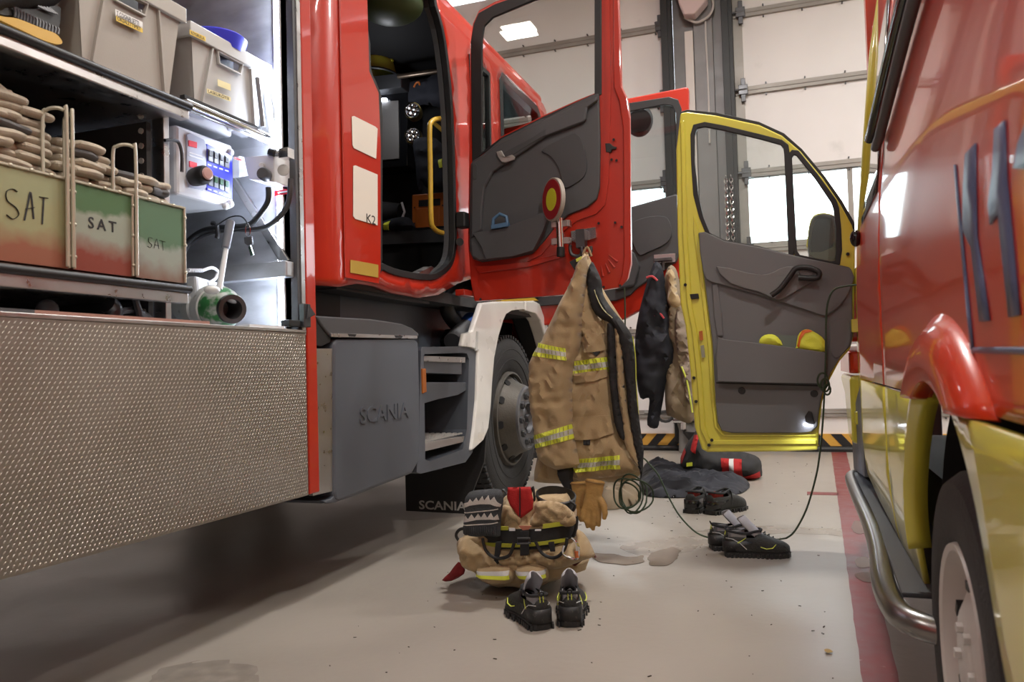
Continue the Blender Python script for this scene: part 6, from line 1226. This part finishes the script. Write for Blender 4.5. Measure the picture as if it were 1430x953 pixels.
# --- shoes
ZS = 1.28
def shoe(loc, rot, L, lab, grp, style='lime', mir=1, tag_=True):
    """low safety shoe, toe towards local +X; the parts share one frame"""
    t = thing('safety_shoe', lab, 'shoe', loc, grp); ca, sa = cos(rot), sin(rot)
    def w(x, y, z): y *= mir; z = z*(ZS if z < .1 else ZS-(z-.1)*1.2); return V((loc[0]+x*ca-y*sa, loc[1]+x*sa+y*ca, loc[2]+z))
    k = L/.30
    #        x     half   ctr    top   
    SEC = [(-.145, .020, .000, .070), (-.135, .034, .0, .086), (-.11, .039, .0, .092), (-.06, .039, .0, .086), (-.01, .040, .003, .084), (.03, .045, .006, .080), (.07, .050, .009, .068), (.11, .047, .008, .056), (.135, .036, .005, .048), (.150, .016, .003, .036)]
    sole = [w(x*k, (c+h*1.12)*k, 0) for x, h, c, z in SEC]+[w(x*k, (c-h*1.12)*k, 0) for x, h, c, z in SEC[::-1]]
    SEC = [(x, h*1.12, c, z) for x, h, c, z in SEC]
    link('sole', MB().prism([sole], (0, 0, .024*k)), SOLE, t, bevel=.005, seg=2)
    tr = MB()
    for i in range(15):
        x = -.135+i*.019
        hh = [h for xx, h, c, z in SEC if xx >= x-.001][0]*1.12
        cc = [c for xx, h, c, z in SEC if xx >= x-.001][0]
        for s in (-1, 1):
            a = [w((x-.006)*k, (cc+s*(hh+.0015))*k, 0), w((x+.005)*k, (cc+s*(hh+.0015))*k, 0), w((x+.006)*k, (cc+s*(hh+.001))*k, .014*k), w((x-.005)*k, (cc+s*(hh+.001))*k, .014*k)]
            tr.prism([a], w(0, -s*.006, 0)-w(0, 0, 0))
    link('tread_lug', tr, SOLE, t, kind='stuff')
    # closed lasted upper: sections are superellipse arches; the foot opening is cut by leaving the collar region open
    n = 16; mb = MB(); rings = []
    for x, h, c, z in SEC:
        rings.append([w(x*k, (c+h*math.copysign(abs(cos(a))**.8, cos(a)))*k, (.018+(z-.018)*max(0, sin(a))**.75)*k) for a in [pi*i/n for i in range(n+1)]])
    for r in rings: mb.v += r
    for j in range(len(SEC)-1):
        for i in range(n):
            if 1 <= j <= 3 and 4 <= i < n-4: continue
            a = j*(n+1)+i; mb.f.append((a, a+1, a+n+2, a+n+1))
    mb.f.append(tuple(range(n+1))); mb.f.append(tuple(range((len(SEC)-1)*(n+1), len(SEC)*(n+1)))[::-1])
    link('upper', mb, SHOE, t, smooth=True, solid=.004, sub=1)
    red = style == 'red'
    lm = mat('red_lining', (.32, .025, .02, 1), .8) if red else LIN
    link('insole', MB().prism([[w(x*k, (c+h*.8)*k, .034*k) for x, h, c, z in SEC[1:6]]+[w(x*k, (c-h*.8)*k, .034*k) for x, h, c, z in SEC[1:6][::-1]]], (0, 0, .004)), lm if red else DG, t)
    # padded collar
    col = [(-.132, 0, .094), (-.12, .026, .092), (-.09, .033, .088), (-.05, .031, .084), (-.01, .026, .090), (.02, .018, .094)]
    loop = [w(x*k, y*k, z*k) for x, y, z in col]+[w(x*k, -y*k, z*k) for x, y, z in col[::-1][:-1]]
    link('collar', MB().tube(spline(loop, 4), .0062*k, 8, closed=True), CLB, t, smooth=True)
    # heel lining visible inside
    link('heel_lining', MB().add([w(x*k*.96, y*k*.86, zz*k) for x, y, z in col[:4] for zz in (.035, .088)]+[w(x*k*.96, -y*k*.86, zz*k) for x, y, z in col[1:4] for zz in (.035, .088)], [(0, 2, 3, 1), (2, 4, 5, 3), (4, 6, 7, 5), (0, 8, 9, 1), (8, 10, 11, 9), (10, 12, 13, 11)]), lm, t, solid=.002)
    if not red:
        tg = [(.045, .072, .026), (.02, .092, .031), (-.015, .125, .035), (-.036, .146, .033), (-.042, .154, .018)]
        tm = MB()
        for i, (x, z, h) in enumerate(tg): tm.v += [w(x*k-.045, -h*k, (z-.016)*k), w(x*k-.018, -h*k*.8, z*k), w(x*k, 0, (z+.003)*k), w(x*k-.018, h*k*.8, z*k), w(x*k-.045, h*k, (z-.012)*k)]
        for i in range(4):
            for j in range(4): tm.f.append((i*5+j, i*5+j+1, i*5+j+6, i*5+j+5))
        link('tongue', tm, LIN, t, smooth=True, solid=.006, sub=1, label='pale grey tongue')
        def surf(x, z, s):
            j = max(1, [i for i, e in enumerate(SEC) if e[0] >= x][0]); e0, e1 = SEC[j-1], SEC[j]; u = (x-e0[0])/(e1[0]-e0[0]); h, c, zt = [e0[i]*(1-u)+e1[i]*u for i in (1, 2, 3)]
            q = min(.985, max(0, (z-.018)/(zt-.018)))**(1/.75); return w(x*k, (c+s*(h*math.sqrt(1-q*q)**.8+.0025))*k, z*k)
        for s in (1, -1):
            S_ = lambda x, z: surf(x, z, s)
            link('lime_accent', MB().tube([S_(.078, .050), S_(.062, .038), S_(.035, .034), S_(.01, .040)], [.0015, .0024, .0024, .0015], 6), LIM, t, smooth=True)
            link('lime_accent', MB().tube([S_(-.09, .052), S_(-.07, .060), S_(-.05, .070)], [.003, .002, .001], 6), LIM, t, smooth=True)
            link('stitching', MB().tube([S_(-.14, .068), S_(-.11, .066), S_(-.08, .052), S_(-.05, .030)], .0016, 6), SIL, t, smooth=True)
        for yy in (-.006, .006): link('heel_stripe', MB().tube([w(-.141*k, yy, .076*k), w(-.136*k, yy, .092*k)], .0015, 5), LIM, t)
        link('heel_loop', MB().tube(spline([w(-.132*k, .008, .088*k), w(-.142*k, .006, .104*k), w(-.142*k, -.006, .104*k), w(-.132*k, -.008, .088*k)], 3, False), .0028, 6), BLK, t, smooth=True)
    else:
        for s in (1, -1):
            link('side_strap', MB().tube([w(.0, s*.045*k, .03*k), w(.01*k, s*.042*k, .06*k), w(.02*k, s*.03*k, .082*k), w(.025*k, 0, .092*k)], .010*k, 8, flat=.35), BLK, t, smooth=True)
    for i in range(4):
        x = .02+i*.018; zt = .088-i*.009; link('lace', MB().tube([w(x*k, -.02*k, zt*k), w((x+.004)*k, 0, (zt+.008)*k), w(x*k, .02*k, zt*k)], .0026, 6), BLK, t, smooth=True)
    link('heel_counter', MB().add([w((x-.0035)*k, y*k*1.05, z*k) for x, y in ((-.02, .0415), (-.06, .0405), (-.11, .0405), (-.136, .035), (-.147, .020), (-.149, 0), (-.147, -.020), (-.136, -.035), (-.11, -.0405), (-.06, -.0405), (-.02, -.0415)) for z in (.020, .058)], [(i*2, i*2+2, i*2+3, i*2+1) for i in range(10)]), SOLE if not red else BLKG, t, smooth=True, solid=.003)
    return t
GS = 'safety shoes standing on the floor'
def ctr(px_, py_): return at(px_, py_, Z=0)
h1 = ctr(757, 880); f1 = R_(128); shoe(h1+V((cos(f1)*.13, sin(f1)*.13, 0)), f1, .29, 'nearest pair, left black shoe with lime accents and grey tongue', GS, 'lime', 1)
h2 = ctr(797, 876); f2 = R_(106); shoe(h2+V((cos(f2)*.13, sin(f2)*.13, 0)), f2, .29, 'nearest pair, right black shoe with its heel towards us', GS, 'lime', -1)
m1 = ctr(1056, 780); shoe(m1+V((0, .05, 0)), R_(12), .30, 'front shoe of the pair lying sideways by the green cord', GS, 'lime', -1)
m2 = ctr(1026, 771); shoe(m2+V((.02, .08, 0)), R_(22), .30, 'rear shoe of the pair by the cord, half hidden by its mate', GS, 'lime', 1)
r1 = ctr(968, 716); f3 = R_(78); shoe(r1+V((cos(f3)*.11, sin(f3)*.11, 0)), f3, .33, 'left shoe of the red-lined black pair by the jumper', GS, 'red', 1)
r2 = ctr(997, 718); f4 = R_(58); shoe(r2+V((cos(f4)*.11, sin(f4)*.11, 0)), f4, .33, 'right shoe of the red-lined black pair by the jumper', GS, 'red', -1)
